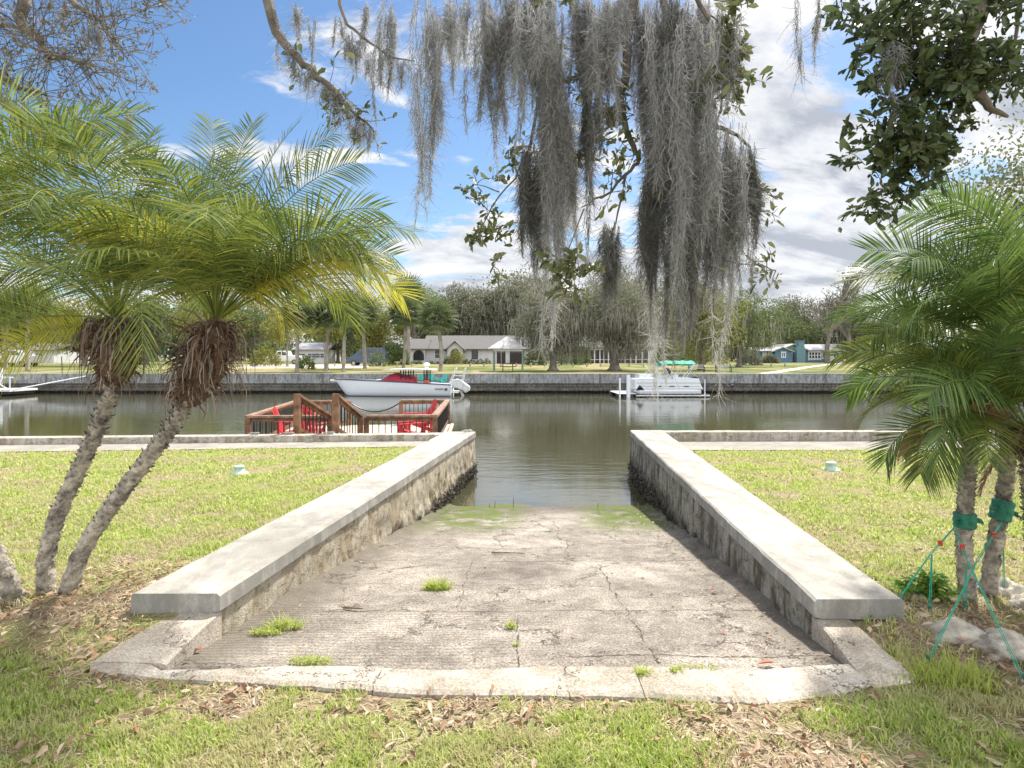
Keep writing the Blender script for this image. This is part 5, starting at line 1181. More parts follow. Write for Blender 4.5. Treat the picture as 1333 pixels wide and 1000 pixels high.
# float under the pontoon boat
b = (GX(858, 34.2), 34.2, -.61); fo = thing('boat_float', 'black modular drive-on float with white poles under the pontoon boat', 'float dock', b)
dkf = MB()
for i in range(15):
    x_ = GX(800.5 + i * 7.8, 34.2) - b[0]
    for yy in (-1.15, 1.15): dkf.lathe([(.13, -.15), (.16, -.1), (.16, .13), (.14, .17)], c=(x_, yy, 0), n=10)
dkf.build('float_row', M['dark'], fo)
MB().bb((GX(799, 34.2) - b[0], -1.3, .17), (GX(822, 34.2) - b[0], 1.3, .21)).bb((GX(822, 34.2) - b[0], -1.35, .06), (GX(914, 34.2) - b[0], -1.02, .12)).build('walk_surface', M['rubgrey'], fo)
for px, pt_, r_ in ((801.5, 491, .05), (811.5, 487, .07), (813.5, 487, .05), (849, 487, .04), (908, 493, .03)): MB().tube([(GX(px, 34.2) - b[0], -1.3, -.1), (GX(px, 34.2) - b[0], -1.3, CAMZ - (pt_ - 466) / 800 * 34.2 + .61)], r_, 8).build('pole', M['gel'], fo)
MB().box((GX(815.5, 34.2) - b[0], -.6, .28), (.25, .25, .16)).build('dock_box', M['postwood'], fo)

# dark cormorant-like bird standing on a ledge of the wall
def bird(px, py, label):
    b = (GX(px, 36.3), 36.3, CAMZ - (py - 466) / 800 * 36.3); t = thing('water_bird', label, 'bird', b)
    V1 = quadsof(tube([(-.17, 0, .30), (-.06, 0, .36), (.06, 0, .42), (.13, 0, .44), (.17, 0, .50), (.16, 0, .60), (.20, 0, .66), (.26, 0, .66), (.33, 0, .645)], [.015, .07, .10, .075, .04, .03, .035, .022, .006], 10, False))
    npmesh('body', V1[0], V1[1], M['dark'], t, smooth=True)
    for s in (-.03, .03): MB().tube([(.02, s, .0), (.03, s, .18), (.04, s, .36)], .012, 5).build('leg', M['dark'], t)
bird(952, 511.5, 'dark long-necked water bird on the ledge of the far seawall')
fb_ = MB(); fb_.lathe([(.03, -.05), (.12, 0), (.14, .08), (.09, .15), (.02, .17)], n=14); o = fb_.build('mooring_buoy', M['gel']); o.location = (GX(1127, 35.8), 35.8, -.60); tag(o, 'small white buoy at the foot of the far seawall', 'buoy')

# white lift dock at the far left
b = (GX(10, 34.8), 34.8, -.61); wd = thing('white_dock', 'white framed floating dock at the far left edge of the canal', 'dock', b); q = lambda px, py, dy=0: (GX(px, 34.8) - b[0], dy, CAMZ - (py - 466) / 800 * 34.8 + .61)
MB().bb(q(-50, 509, -.8), q(28, 506.5, 1.2)).build('deck', M['rubgrey'], wd); fz = MB()
for i in range(5): fz.bb(q(-45 + i * 15, 512.5, -.7), q(-34 + i * 15, 509, 1.1))
fz.build('float', M['dark'], wd)
rl = MB()
for a_, c_ in (((11, 507), (11, 494)), ((26, 507), (26, 491)), ((0, 507), (0, 500)), ((-20, 507), (-20, 490))): rl.tube([q(*a_, -.7), q(*c_, -.7)], .04, 6)
for a_, c_ in (((-40, 490), (30, 491)), ((0, 500), (12, 499)), ((11, 499), (26, 507)), ((-10, 485), (10, 495)), ((4, 484), (10, 496))): rl.tube([q(*a_, -.7), q(*c_, -.7)], .035, 6)
rl.build('frame', M['gel'], wd)
q2 = [Vector(q(27, 507, -.6)), Vector(q(52, 500, .4)), Vector(q(83, 491, 1.8))]; o = MB().tube([tuple(v) for v in q2], .035, 6).build('mooring_pole', M['gel']); o.location = b; tag(o, 'thin white pole slanting from the white dock up to the seawall', 'pole')
hb_ = thing('moored_boat', 'white covered boat on the dock at the far left edge', 'boat', (GX(-48, 34.4), 34.4, -.2))
Vq = []
for i in range(13):
    f = i / 12; x = -2.2 + 4.4 * f; hb = .8 * math.sin(min(1, (1 - f) * 1.8) * math.pi / 2) + .02
    for s, z_ in ((-1, .75), (-.9, .3), (0, .05), (.9, .3), (1, .75), (.5, .98), (-.5, .98)): Vq.append((x, s * hb, z_ + .15 * f))
MB().add(Vq, [(i * 7 + k, i * 7 + (k + 1) % 7, (i + 1) * 7 + (k + 1) % 7, (i + 1) * 7 + k) for i in range(12) for k in range(7)] + [tuple(range(7))[::-1], tuple(84 + k for k in range(7))]).build('hull', M['gel'], hb_, smooth=True)
MB().box((-.8, 0, 1.15), (1.1, .9, .35)).build('cabin', M['darkglass'], hb_, bevel=.1)
# ------------------------------------------------------------------ far trees
def tree(name, label, px, Y, H, Rr, mt, n, leaf, seed, moss=0, trunk=True, cz=.62, flat=.62, group=None, tr=.28, bm='barkfar', nb=16, z=None, lean=0, crown_px=None):
    r_ = np.random.default_rng(seed); b = F(px, Y); t = thing(name, label, 'tree', b, group=group)
    cx = 0 if crown_px is None else GX(crown_px, Y) - b[0]
    bc = unit(r_.normal(0, 1, (nb, 3))) * r_.random((nb, 1)) ** .5 * np.array([Rr * .78, Rr * .7, H * flat * .42]); bc[:, 2] += H * cz; bc[:, 0] += cx
    br = Rr * (.26 + .26 * r_.random(nb)); k = r_.integers(0, nb, n); d = unit(r_.normal(0, 1, (n, 3))); rad = (.55 + .5 * r_.random(n) ** .6)[:, None]
    P = bc[k] + d * br[k][:, None] * rad * np.array([1, 1, .8]); P += r_.normal(0, .05 * Rr, (n, 3)) * (r_.random((n, 1)) < .15); 
    gap = fbm(P[:, 0] * .9 + seed, P[:, 2] * .9, seed, 3); keep = gap + .12 * r_.random(n) > .40; P = P[keep]; d = d[keep]; m = len(P)
    P[:, 2] = np.maximum(P[:, 2], H * .12)
    D = unit(d * .5 + r_.normal(0, .7, (m, 3)) + np.array([0, 0, -.15])); V, Fq = leafquads(P, D, unit(d + r_.normal(0, .7, (m, 3))), leaf * (.5 + r_.random(m)), leaf * .62 * (.6 + .6 * r_.random(m)))
    npmesh('crown', V, Fq, M[mt], t)
    if moss:
        kk = r_.integers(0, nb, moss); dm = unit(r_.normal(0, 1, (moss, 3))); dm[:, 2] = -np.abs(dm[:, 2]) * .8; Pm = bc[kk] + dm * br[kk][:, None] * 1.0; Lm = .25 + Rr * .28 * r_.random(moss)
        Pm[:, 2] = np.maximum(Pm[:, 2], Lm + H * .08)
        Vm, Fm = hangers(Pm, unit(r_.normal(0, .15, (moss, 3)) + np.array([0, 0, -1.])), Lm, leaf * .30 * np.ones(moss), r_, .2, 3); npmesh('hanging_moss', Vm, Fm, M['far_moss'], t)
    if trunk:
        tp = np.array([cx * .7, 0, H * cz * .75]); mb = MB(); p = smoothpath([(0, 0, 0), (cx * .1 + lean, 0, H * .15), tp * np.array([.6, 1, .55]) + np.array([lean, 0, 0]), tp], 14); rr = tr * (1 + .9 * np.exp(-np.linspace(0, 1, 14) * 16)) * np.linspace(1, .6, 14)
        mb.tube(p, rr, 12); mb.build('trunk', M[bm], t, smooth=True)
        lb = MB()
        for i in range(min(nb, 12)):
            s0 = p[int(6 + 7 * r_.random())]; e = bc[i]; mid = (s0 + e) / 2 + r_.normal(0, .06 * H, 3); pp = smoothpath([s0, mid, e], 8); lb.tube(pp, np.linspace(tr * .42, tr * .08, 8), 6)
        lb.build('limbs', M[bm], t)
    return t
def HT(py, Y): return CAMZ - (py - 466) / 800 * Y - FZ(Y)   # height above ground of something topping out at photo row py
def cabbage(label, px, Y, H, cr, seed, brown=.3, group=None, tr=.15, n=42, boots=True):
    r_ = np.random.default_rng(seed); b = F(px, Y); t = thing('cabbage_palm', label, 'palm tree', b, group=group)
    p = smoothpath([(0, 0, 0), (r_.normal(0, .12), 0, H * .4), (r_.normal(0, .15), 0, H)], 20); V, Fq = tube(p, np.interp(np.linspace(0, 1, 20), [0, .1, .8, 1], [tr * 1.25, tr, tr * .95, tr * 1.1]), 12); V = np.array(V) * 1.0; V[:, :2] += r_.normal(0, .008, (len(V), 2)); npmesh('trunk', V, Fq, M['greybark'], t, smooth=True)
    Ps, Ds, Ls, Ws, Ns = [], [], [], [], []; top = p[-1]; st = MB()
    for i in range(n):
        az = i * 2.4; el = R(80 - 125 * (i / n) ** .8); d = np.array([math.cos(az) * math.cos(el), math.sin(az) * math.cos(el), math.sin(el)]); hub = top + d * cr * .48 * (.85 + .3 * r_.random()); st.tube([top, hub], [.03, .014], 4)
        sdv = unit(np.cross(d, [0, 0, 1.]) + 1e-6); up = np.cross(sdv, d)
        for a_ in np.linspace(-1.9, 1.9, 19):
            dd = d * math.cos(a_) + sdv * math.sin(a_) + up * .12 * math.cos(a_); dd[2] -= .25 + .15 * abs(a_); Ps.append(hub); Ds.append(dd); Ls.append(cr * .58 * (1 - .12 * abs(a_)) * (.9 + .2 * r_.random())); Ws.append(cr * .052); Ns.append(up + r_.normal(0, .25, 3))
    V, Fq = leafquads(np.array(Ps), np.array(Ds), np.array(Ns), np.array(Ls), np.array(Ws)); npmesh('crown', V, Fq, M['far_palm'], t); st.build('leaf_stalks', M['far_palm'], t)
    if brown:
        m = int(160 * brown); a_ = r_.random(m) * 6.283; Pm = np.tile(top, (m, 1)) + np.stack([np.cos(a_) * tr, np.sin(a_) * tr, -r_.random(m) * cr * .3], 1); V, Fq = hangers(Pm, unit(np.stack([np.cos(a_), np.sin(a_), np.full(m, .1)], 1)), cr * .4 * (.6 + .6 * r_.random(m)), np.full(m, .07), r_, 1., 3); npmesh('dead_leaf_skirt', V, Fq, M['skirt'], t)
    return t
# two mossy oaks near the canal, and the leafy one on the right
tree('live_oak', 'grey moss-hung oak between the picnic shelter and the screened porch', 720, 45, HT(366, 45), 3.5, 'far_grey', 26000, .15, 201, moss=2600, cz=.58, flat=.85, tr=.26, nb=26)
tree('live_oak', 'grey moss-hung oak in front of the screened porch, left of the pontoon boat', 800, 46, HT(360, 46), 3.9, 'far_grey', 26000, .15, 202, moss=3200, cz=.60, flat=.85, tr=.34, nb=26)
tree('live_oak', 'yellow-green oak behind the pontoon boat benches', 912, 47, HT(362, 47), 3.3, 'far_lime', 15000, .17, 203, moss=700, cz=.56, flat=.9, tr=.17, nb=22)
tree('live_oak', 'green oak with a slanting pale trunk right of the benches', 962, 60, HT(378, 60), 3.8, 'far_green', 13000, .20, 204, moss=700, cz=.6, flat=.85, tr=.22, nb=20)
tree('live_oak', 'big grey-green oak behind the white stucco house roof', 640, 98, HT(360, 98), 8.0, 'far_grey', 18000, .34, 205, moss=1400, cz=.62, flat=.8, tr=.4, nb=26)
tree('live_oak', 'grey-green oak behind the white house, left of the biggest one', 596, 100, HT(372, 100), 5.6, 'far_grey', 11000, .34, 206, moss=800, cz=.62, flat=.85, tr=.4, nb=20)
tree('live_oak', 'broad mossy oak behind the shelter and the porch house', 700, 96, HT(350, 96), 8.0, 'far_grey', 15000, .34, 207, moss=1800, cz=.6, flat=.85, tr=.4, nb=24)
tree('leafy_tree', 'tall pale yellow-green tree left of the white house', 540, 90, HT(362, 90), 4.6, 'far_lime', 9000, .32, 208, cz=.66, flat=.75, tr=.25, nb=18)
tree('leafy_tree', 'yellow-green tree over the dark blue van', 492, 92, HT(385, 92), 5.0, 'far_lime', 8000, .34, 209, cz=.6, flat=.8, tr=.25, nb=18)
tree('leafy_tree', 'bushy green tree left of the blue house', 985, 108, HT(388, 108), 6.4, 'far_green', 9000, .38, 210, moss=300, cz=.55, flat=.95, tr=.3, nb=20)
tree('live_oak', 'grey oak behind the blue house, right of the bare tree', 1112, 112, HT(384, 112), 6.8, 'far_grey', 9000, .38, 211, moss=400, cz=.6, flat=.8, tr=.35, nb=20)
tree('live_oak', 'dark oak behind the chimney of the blue house', 1040, 118, HT(408, 118), 7.0, 'far_green', 9000, .38, 212, moss=300, cz=.52, flat=.95, tr=.35, nb=20)
tree('live_oak', 'dark green oak behind the porch house, right of the grey ones', 885, 100, HT(362, 100), 8.0, 'far_green', 10000, .36, 213, moss=900, cz=.58, flat=.9, tr=.4, nb=22)
tree('live_oak', 'tall mossy oak filling the gap behind the screened porch', 800, 104, HT(348, 104), 9.0, 'far_grey', 14000, .36, 214, moss=1500, cz=.58, flat=.9, tr=.4, nb=24)
# small multi-stem trees by the sand drive
tree('leafy_tree', 'open multi-stem tree beside the white pickup truck', 374, 62, HT(398, 62), 3.4, 'far_lime', 5000, .24, 215, cz=.68, flat=.6, tr=.10, nb=14, bm='greybark')
tree('leafy_tree', 'small grey-trunked tree forking beside the sand drive', 426, 48, HT(405, 48), 2.2, 'far_lime', 3200, .18, 216, cz=.74, flat=.5, tr=.10, nb=10, bm='greybark')
# bank of trees filling the horizon
gb = 'unbroken row of trees along the far horizon'
rb = random.Random(3)
protos = [tree('background_tree', 'hazy green tree in the unbroken row along the far horizon', -400 + 150 * k, 128, 13.5 + k % 3, 8.5, ('far_green', 'far_grey', 'far_green', 'far_lime')[k], 12000, .50, 230 + k, moss=300, cz=.52, flat=1.0, tr=.4, nb=22, group=gb) for k in range(4)]
i = 0
for px in list(range(200, 640, 70)) + list(range(650, 1700, 78)):
    i += 1; copy_tree(protos[i % 4], None, F(px + rb.uniform(-20, 20), 128 + rb.uniform(-6, 14)), rb.uniform(0, 6.28), rb.uniform(.85, 1.05))
for px, Y, tp, R_, mt, lb in ((30, 70, 372, 4.6, 'far_lime', 'yellow-green tree behind the white dock at the far left'), (110, 66, 384, 4.4, 'far_lime', 'leafy tree showing between the left palm trunks'), (190, 80, 372, 6.0, 'far_green', 'dark green tree behind the leaf skirts of the left palms'), (270, 84, 380, 5.6, 'far_lime', 'yellow-green tree right behind the slanting left palm'), (330, 90, 388, 5.2, 'far_green', 'green tree left of the white pickup truck'), (440, 95, 392, 5.6, 'far_green', 'green tree behind the pale house on the left'), (-40, 74, 360, 6, 'far_green', 'tall green tree at the left edge of the far bank'), (1170, 84, 392, 6, 'far_green', 'green tree behind the right palms'), (1240, 76, 384, 6, 'far_grey', 'grey-green tree behind the strapped palms'), (1320, 80, 380, 6, 'far_green', 'green tree at the right edge of the far bank')):
    tree('leafy_tree', lb, px, Y, HT(tp, Y), R_, mt, 7000, .32, int(px) + 900, moss=150, cz=.58, flat=.9, tr=.25, nb=16)
# undergrowth under the far trees: one dark mass
r_ = np.random.default_rng(8); n = 26000; x = r_.uniform(-135, 175, n); y = 116 + r_.random(n) * 8; h = (1.6 + 4.2 * fbm(x * .13, y * 0 + 3, 5, 4)) * r_.random(n) ** .7; z = np.array([.54 + (v - 40) * .004 for v in y]) + h
V, Fq = leafquads(np.stack([x, y, z], 1), unit(r_.normal(0, 1, (n, 3))), r_.normal(0, 1, (n, 3)), .9, .6); tag(npmesh('undergrowth', V, Fq, M['far_green']), 'dark thicket under the far row of trees', 'thicket', kind='stuff')
# cabbage palms
cabbage('cabbage palm with shaggy round crown before the white house entry', 573.5, 43, HT(412, 43) , 1.75, 301, .5, tr=.13)
cabbage('tall cabbage palm with brown leaf skirt left of the white house', 532, 74, HT(385, 74), 3.0, 302, 1.0, tr=.2)
for px, Y, tp, lb in ((386.5, 42.5, 408, 'slender grey palm trunk left of the dark spiky bush'), (447, 42, 404, 'slender grey palm trunk directly above the bow of the white boat'), (475, 52, 405, 'slender grey palm in front of the dark blue van'), (525, 50, 406, 'slender grey palm left of the arched window'), (36, 44, 395, 'pale palm trunk behind the white dock'), (424, 43.5, 408, 'slender grey palm trunk right of the dark spiky bush'), (8, 50, 405, 'pale leaning palm trunk at the far left edge'), (1258, 55, 400, 'palm on the far bank behind the wrapped palm trunks')):
    cabbage(lb, px, Y, HT(tp, Y), 1.7 + (Y - 42) * .03, int(px) + 40, .5, tr=.12 * Y / 43)
# bare tree beside the blue house
def bare(label, px, Y, H, seed, leaves=2200):
    r_ = random.Random(seed); b = F(px, Y); t = thing('bare_tree', label, 'tree', b); mb = MB(); tips = []
    def grow(p, d, L, r, lev):
        q = [p]; dd = Vector(d)
        for k in range(4): dd = (dd + Vector((r_.gauss(0, .12), r_.gauss(0, .12), r_.gauss(.03, .06)))).normalized(); q.append(q[-1] + dd * L / 4)
        mb.tube([tuple(v) for v in q], np.linspace(r, r * .68, 5), 7 if lev < 2 else 4, False)
        if lev >= 5: tips.append(q[-1]); return
        for k in range(3 if lev < 4 else 3):
            s = q[-1] if k < 2 else q[r_.choice((2, 3))]; a_ = r_.uniform(0, 6.28); sp = r_.uniform(.35, .8); nd = (dd + Vector((math.cos(a_) * sp, math.sin(a_) * sp, r_.uniform(-.1, .35)))).normalized(); grow(s, nd, L * r_.uniform(.62, .82), r * .66, lev + 1)
    grow(Vector((0, 0, 0)), (0.02, 0, 1), H * .34, .40, 0); mb.build('trunk', M['barkfar'], t)
    if leaves:
        g_ = np.random.default_rng(seed); k = g_.integers(0, len(tips), leaves); P = np.array([tuple(v) for v in tips])[k] + g_.normal(0, .28, (leaves, 3)); V, Fq = leafquads(P, unit(g_.normal(0, 1, P.shape)), g_.normal(0, 1, P.shape), .26, .18); npmesh('sparse_leaves', V, Fq, M['far_grey'], t)
bare('tall nearly bare tree standing at the right end of the blue house', 1077, 92, HT(350, 92), 4, 700)
bare('smaller bare branching tree right of the tall bare one', 1105, 100, HT(378, 100), 9, 1500)
# ------------------------------------------------------------------ overhanging oaks
rf_ = np.random.default_rng(77)
class Oak:
    def __init__(s): s.mb = MB(); s.P = []; s.D = []; s.small = []
    def limb(s, pts, r0, r1, n=14, jit=.012, seg=8):
        p = smoothpath(pts, n); p[1:-1] += rf_.normal(0, jit, (n - 2, 3)); s.mb.tube(p, np.linspace(r0, r1, n), seg); return p
    def twigs(s, p, cnt, L, leaves=7, down=.1, r=.0028, sub=2):
        for _ in range(cnt):
            i = int(rf_.integers(len(p) // 4, len(p))); a = p[i]; d = unit(rf_.normal(0, 1, 3) + np.array([0, 0, -down])); l = L * (.5 + .8 * rf_.random())
            q = smoothpath([a, a + d * l * .5 + rf_.normal(0, l * .08, 3), a + d * l + np.array([0, 0, -l * .12])], 6); s.mb.tube(q, np.linspace(r, r * .45, 6), 4, False)
            for _k in range(sub):
                j = int(rf_.integers(2, 6)); d2 = unit(d + rf_.normal(0, .7, 3)); q2 = smoothpath([q[j], q[j] + d2 * l * .25, q[j] + d2 * l * .5], 4); s.mb.tube(q2, np.linspace(r * .6, r * .3, 4), 3, False); s.leafy(q2[-1], d2, leaves // 2)
            s.leafy(q[-1], d, leaves)
    def leafy(s, c, d, n):
        for _ in range(n): s.P.append(c - unit(d) * rf_.random() * .05 + rf_.normal(0, .012, 3)); s.D.append(unit(d * .6 + rf_.normal(0, .75, 3)))
    def build(s, t, lmat, ll, bm='bark', world=(0, 0, 0)):
        s.mb.build('limbs', M[bm], t, world=world)
        P, D = np.array(s.P), np.array(s.D); n = len(P); L = ll * (.35 + 1.0 * rf_.random(n)); V, Fq = leafquads(P, D, unit(rf_.normal(0, .8, (n, 3)) + np.array([0, -.2, .6])), L, L * .42, True)
        npmesh('leaves', V - np.array(world), Fq, M[lmat], t)
def PP(px, py, Y): return np.array(PX(px, py, Y))
# central oak: trunk behind the camera, limb reaching over it
b = (2.6, -4.2, 0); oc = thing('live_oak', 'overhanging oak branches above the ramp, carrying the curtains of grey moss', 'tree', b); k = Oak()
tr = MB(); tp = smoothpath([(2.6, -4.2, 0), (2.55, -4.1, 1.6), (2.3, -3.6, 3.2), (1.9, -2.6, 4.3)], 16); tr.tube(tp, .30 * (1 + .6 * np.exp(-np.linspace(0, 1, 16) * 9)) * np.linspace(1, .62, 16), 18); tr.build('trunk', M['bark'], oc, world=b, smooth=True)
main = k.limb([(1.9, -2.6, 4.3), (1.6, -1, 4.8), (1.1, .9, 4.9), (.8, 2.4, 4.3), PP(845, -70, 3.05)], .16, .035, 26, .02, 10)
lft = k.limb([(1.35, 0, 4.9), (.3, 1.6, 4.6), (-.4, 2.6, 4.0), PP(560, -60, 3.2), PP(440, -60, 3.2), PP(350, -40, 3.15), PP(352, 12, 3.1), PP(366, 52, 3.1), PP(398, 84, 3.1), PP(432, 116, 3.1), PP(462, 148, 3.1), PP(484, 166, 3.1)], .055, .004, 44, .006)
mid = k.limb([PP(845, -70, 3.05), PP(820, 30, 3.0), PP(815, 90, 2.95), PP(809, 128, 2.95), PP(812, 155, 2.95), PP(826, 193, 2.95), PP(832, 208, 2.95), PP(815, 227, 2.95), PP(787, 252, 2.95), PP(757, 270, 2.95)], .026, .003, 30, .005)
k.limb([PP(809, 126, 2.95), PP(797, 160, 2.93), PP(782, 172, 2.92)], .012, .005, 8, .003)
k.limb([PP(815, 226, 2.95), PP(806, 270, 2.93), PP(799, 306, 2.92)], .007, .002, 8, .003)
b2 = k.limb([PP(845, -60, 3.05), PP(780, 60, 3.05), PP(760, 97, 3.05), PP(735, 106, 3.05), PP(706, 122, 3.05), PP(690, 190, 3.05)], .020, .006, 18, .005)
b3 = k.limb([PP(850, -60, 3.0), PP(875, 40, 2.9), PP(895, 120, 2.85), PP(920, 158, 2.85), PP(950, 172, 2.85), PP(978, 196, 2.85), PP(985, 240, 2.85)], .022, .003, 22, .005)
b4 = k.limb([PP(850, -60, 3.0), PP(900, -20, 2.8), PP(935, 60, 2.75), PP(940, 120, 2.75), PP(935, 165, 2.75)], .014, .003, 16, .005)
b5 = k.limb([PP(895, 120, 2.85), PP(880, 190, 2.85), PP(895, 260, 2.85), PP(930, 330, 2.85), PP(985, 345, 2.85)], .010, .002, 18, .005)
b6 = k.limb([PP(690, 190, 3.05), PP(670, 230, 3.0), PP(640, 270, 3.0), PP(625, 300, 3.0)], .006, .002, 10, .005)
b7 = k.limb([PP(700, -60, 3.1), PP(690, 20, 3.05), PP(700, 70, 3.05), PP(706, 122, 3.05)], .012, .006, 10, .005)
k.limb([PP(560, -60, 3.2), PP(700, -60, 3.1), PP(845, -70, 3.05)], .03, .03, 10, .01)
k.limb([PP(440, -60, 3.2), PP(445, 20, 3.15), PP(462, 40, 3.15), PP(490, 60, 3.15), PP(510, 75, 3.15), PP(540, 80, 3.15)], .010, .003, 14, .004)
k.limb([PP(398, 84, 3.1), PP(415, 98, 3.1), PP(425, 112, 3.1), PP(445, 122, 3.1), PP(470, 150, 3.1)], .004, .0015, 10, .005)
for px, py, Y in ((800, 120, 2.9), (770, 180, 2.92), (745, 215, 2.95), (790, 160, 2.9), (825, 150, 2.92)): k.twigs([PP(px, py, Y)] * 4, 2, .10, 8)
for p_, c_, L_, lv in ((b2, 12, .16, 5), (mid, 16, .13, 5), (b7, 10, .14, 6), (b5, 9, .14, 6)): k.twigs(p_, c_, L_, lv)
for px, py, Y, c_, lv in ((958, 8, 2.6, 4, 10), (950, 40, 2.6, 4, 9), (968, 60, 2.6, 3, 9), (940, 75, 2.6, 4, 8), (965, 88, 2.6, 3, 8), (935, 110, 2.7, 4, 8), (950, 130, 2.7, 2, 6), (620, 240, 3., 3, 7), (632, 270, 3., 4, 7), (620, 300, 3., 4, 8), (645, 315, 3., 3, 7), (640, 345, 3., 2, 7), (662, 196, 3.05, 3, 8), (735, 340, 2.7, 4, 9), (752, 352, 2.7, 4, 9), (745, 372, 2.7, 3, 8), (735, 388, 2.7, 1, 8), (998, 340, 2.85, 3, 6), (1010, 352, 2.85, 2, 5), (990, 245, 2.85, 3, 5), (990, 275, 2.85, 2, 5), (700, 20, 3.1, 4, 9), (690, 50, 3.1, 3, 8), (720, 0, 3.1, 4, 9), (770, 20, 3.1, 4, 8)):
    a = PP(px, py, Y); k.twigs([a] * 4, c_, .085, lv, 0)
for px, py, Y, tx, ty in ((958, 8, 2.6, 905, -10), (950, 40, 2.6, 925, 20), (968, 60, 2.6, 935, 60), (965, 88, 2.6, 938, 95), (620, 240, 3., 650, 250), (735, 340, 2.7, 760, 272), (745, 372, 2.7, 735, 340), (1010, 352, 2.85, 985, 345), (662, 196, 3.05, 690, 190), (990, 275, 2.85, 985, 240)):
    k.limb([PP(tx, ty, Y), (PP(px, py, Y) + PP(tx, ty, Y)) / 2, PP(px, py, Y)], .004, .002, 5, .003, 5)
k.twigs(lft[26:], 26, .12, 3, .3, .002, 2)
k.build(oc, 'oakleaf_light', .050, world=b)

# right oak: leafy branches at the top right
b = (4.6, 1.2, 0); orr = thing('live_oak', 'oak with dense dark leaves hanging in at the top right corner', 'tree', b); k = Oak()
tr = MB(); tp = smoothpath([(4.6, 1.2, 0), (4.5, 1.3, 1.8), (4.3, 1.6, 3.6)], 12); tr.tube(tp, .2 * (1 + .6 * np.exp(-np.linspace(0, 1, 12) * 9)) * np.linspace(1, .7, 12), 16); tr.build('trunk', M['bark'], orr, world=b, smooth=True)
m_ = k.limb([(4.3, 1.6, 3.6), (3.6, 2.2, 4.0), (2.9, 2.6, 3.7), PP(1330, -40, 2.75), PP(1262, 30, 2.72), PP(1266, 96, 2.7), PP(1272, 118, 2.7), PP(1290, 140, 2.7), PP(1312, 152, 2.7)], .08, .006, 30, .006)
n_ = k.limb([PP(1266, 92, 2.7), PP(1235, 100, 2.7), PP(1190, 122, 2.68), PP(1160, 150, 2.66), PP(1148, 200, 2.66), PP(1150, 245, 2.66)], .012, .003, 18, .006)
o_ = k.limb([PP(1262, 20, 2.72), PP(1200, 30, 2.7), PP(1140, 20, 2.7), PP(1090, 30, 2.7)], .012, .003, 14, .006)
p_ = k.limb([PP(1190, 122, 2.68), PP(1215, 170, 2.66), PP(1200, 215, 2.66), PP(1205, 250, 2.66)], .007, .002, 10, .006)
q_ = k.limb([PP(1330, -20, 2.9), PP(1325, 40, 2.9), PP(1310, 80, 2.9)], .012, .004, 8, .006)
def region(cnt, poly, Y0, Y1, lv=7, L=.09):
    xs_ = [p[0] for p in poly]; ys_ = [p[1] for p in poly]; c = 0
    while c < cnt:
        x, y = rf_.uniform(min(xs_), max(xs_)), rf_.uniform(min(ys_), max(ys_)); ins = False; j = len(poly) - 1
        for i in range(len(poly)):
            if (poly[i][1] > y) != (poly[j][1] > y) and x < (poly[j][0] - poly[i][0]) * (y - poly[i][1]) / (poly[j][1] - poly[i][1]) + poly[i][0]: ins = not ins
            j = i
        if ins and vnoise(x / 16., y / 16., 9) > .36: k.twigs([PP(x, y, rf_.uniform(Y0, Y1))] * 4, 1, L, lv, .4, .0022, 2); c += 1
region(125, [(1085, -30), (1340, -30), (1340, 60), (1290, 95), (1240, 85), (1150, 80), (1110, 40)], 2.55, 2.95, 8)
region(105, [(1130, 60), (1270, 60), (1265, 120), (1240, 190), (1190, 190), (1125, 140)], 2.55, 2.85, 8)
region(52, [(1120, 150), (1225, 160), (1195, 240), (1160, 268), (1120, 262), (1115, 220)], 2.58, 2.75, 8)
region(20, [(1270, 80), (1340, 60), (1340, 100), (1300, 110)], 2.7, 2.95, 6)
k.build(orr, 'oakleaf', .054, world=b)

# further oak at the right edge, on the right lawn
def lawn_tree(label, X_, Y_, H, Rr, mt, n, leaf, seed, cz, flat=.6, moss=300):
    t = tree('live_oak', label, 1340, 60, H, Rr, mt, n, leaf, seed, moss=moss, cz=cz, flat=flat, tr=.2, nb=22, bm='bark'); t.location = (X_, Y_, 0); return t
lawn_tree('leafy oak behind the right palms, its crown cut by the right edge', 8.6, 9.0, 6.2, 2.3, 'oakleaf_light', 13000, .075, 401, .64)

# left oak: bare grey twigs at the top left
b = (-6.4, 4.0, 0); ol = thing('live_oak', 'oak with bare grey twigs reaching in at the top left corner', 'tree', b); k = Oak()
tr = MB(); tp = smoothpath([(-6.4, 4.0, 0), (-6.35, 4.1, 1.8), (-6.1, 4.3, 3.4)], 12); tr.tube(tp, .24 * (1 + .6 * np.exp(-np.linspace(0, 1, 12) * 9)) * np.linspace(1, .7, 12), 16); tr.build('trunk', M['bark'], ol, world=b, smooth=True)
YT = 4.8
A1 = k.limb([(-6.1, 4.3, 3.4), (-5.2, 4.6, 4.4), PP(12, -20, YT), PP(30, 32, YT), PP(52, 50, YT), PP(64, 74, YT), PP(96, 76, YT), PP(122, 94, YT)], .07, .005, 26, .008)
A2 = k.limb([(-5.2, 4.6, 4.4), PP(40, -60, YT), PP(88, -5, YT), PP(108, 12, YT), PP(132, 28, YT), PP(144, 48, YT), PP(160, 70, YT)], .035, .003, 22, .006)
A3 = k.limb([(-6.1, 4.3, 3.4), PP(-60, 60, YT), PP(0, 100, YT), PP(28, 116, YT), PP(60, 124, YT)], .04, .010, 14, .006)
A4 = k.limb([(-6.1, 4.3, 3.2), PP(-60, 100, YT), PP(0, 132, YT), PP(28, 152, YT), PP(64, 184, YT), PP(98, 188, YT)], .05, .012, 16, .006)
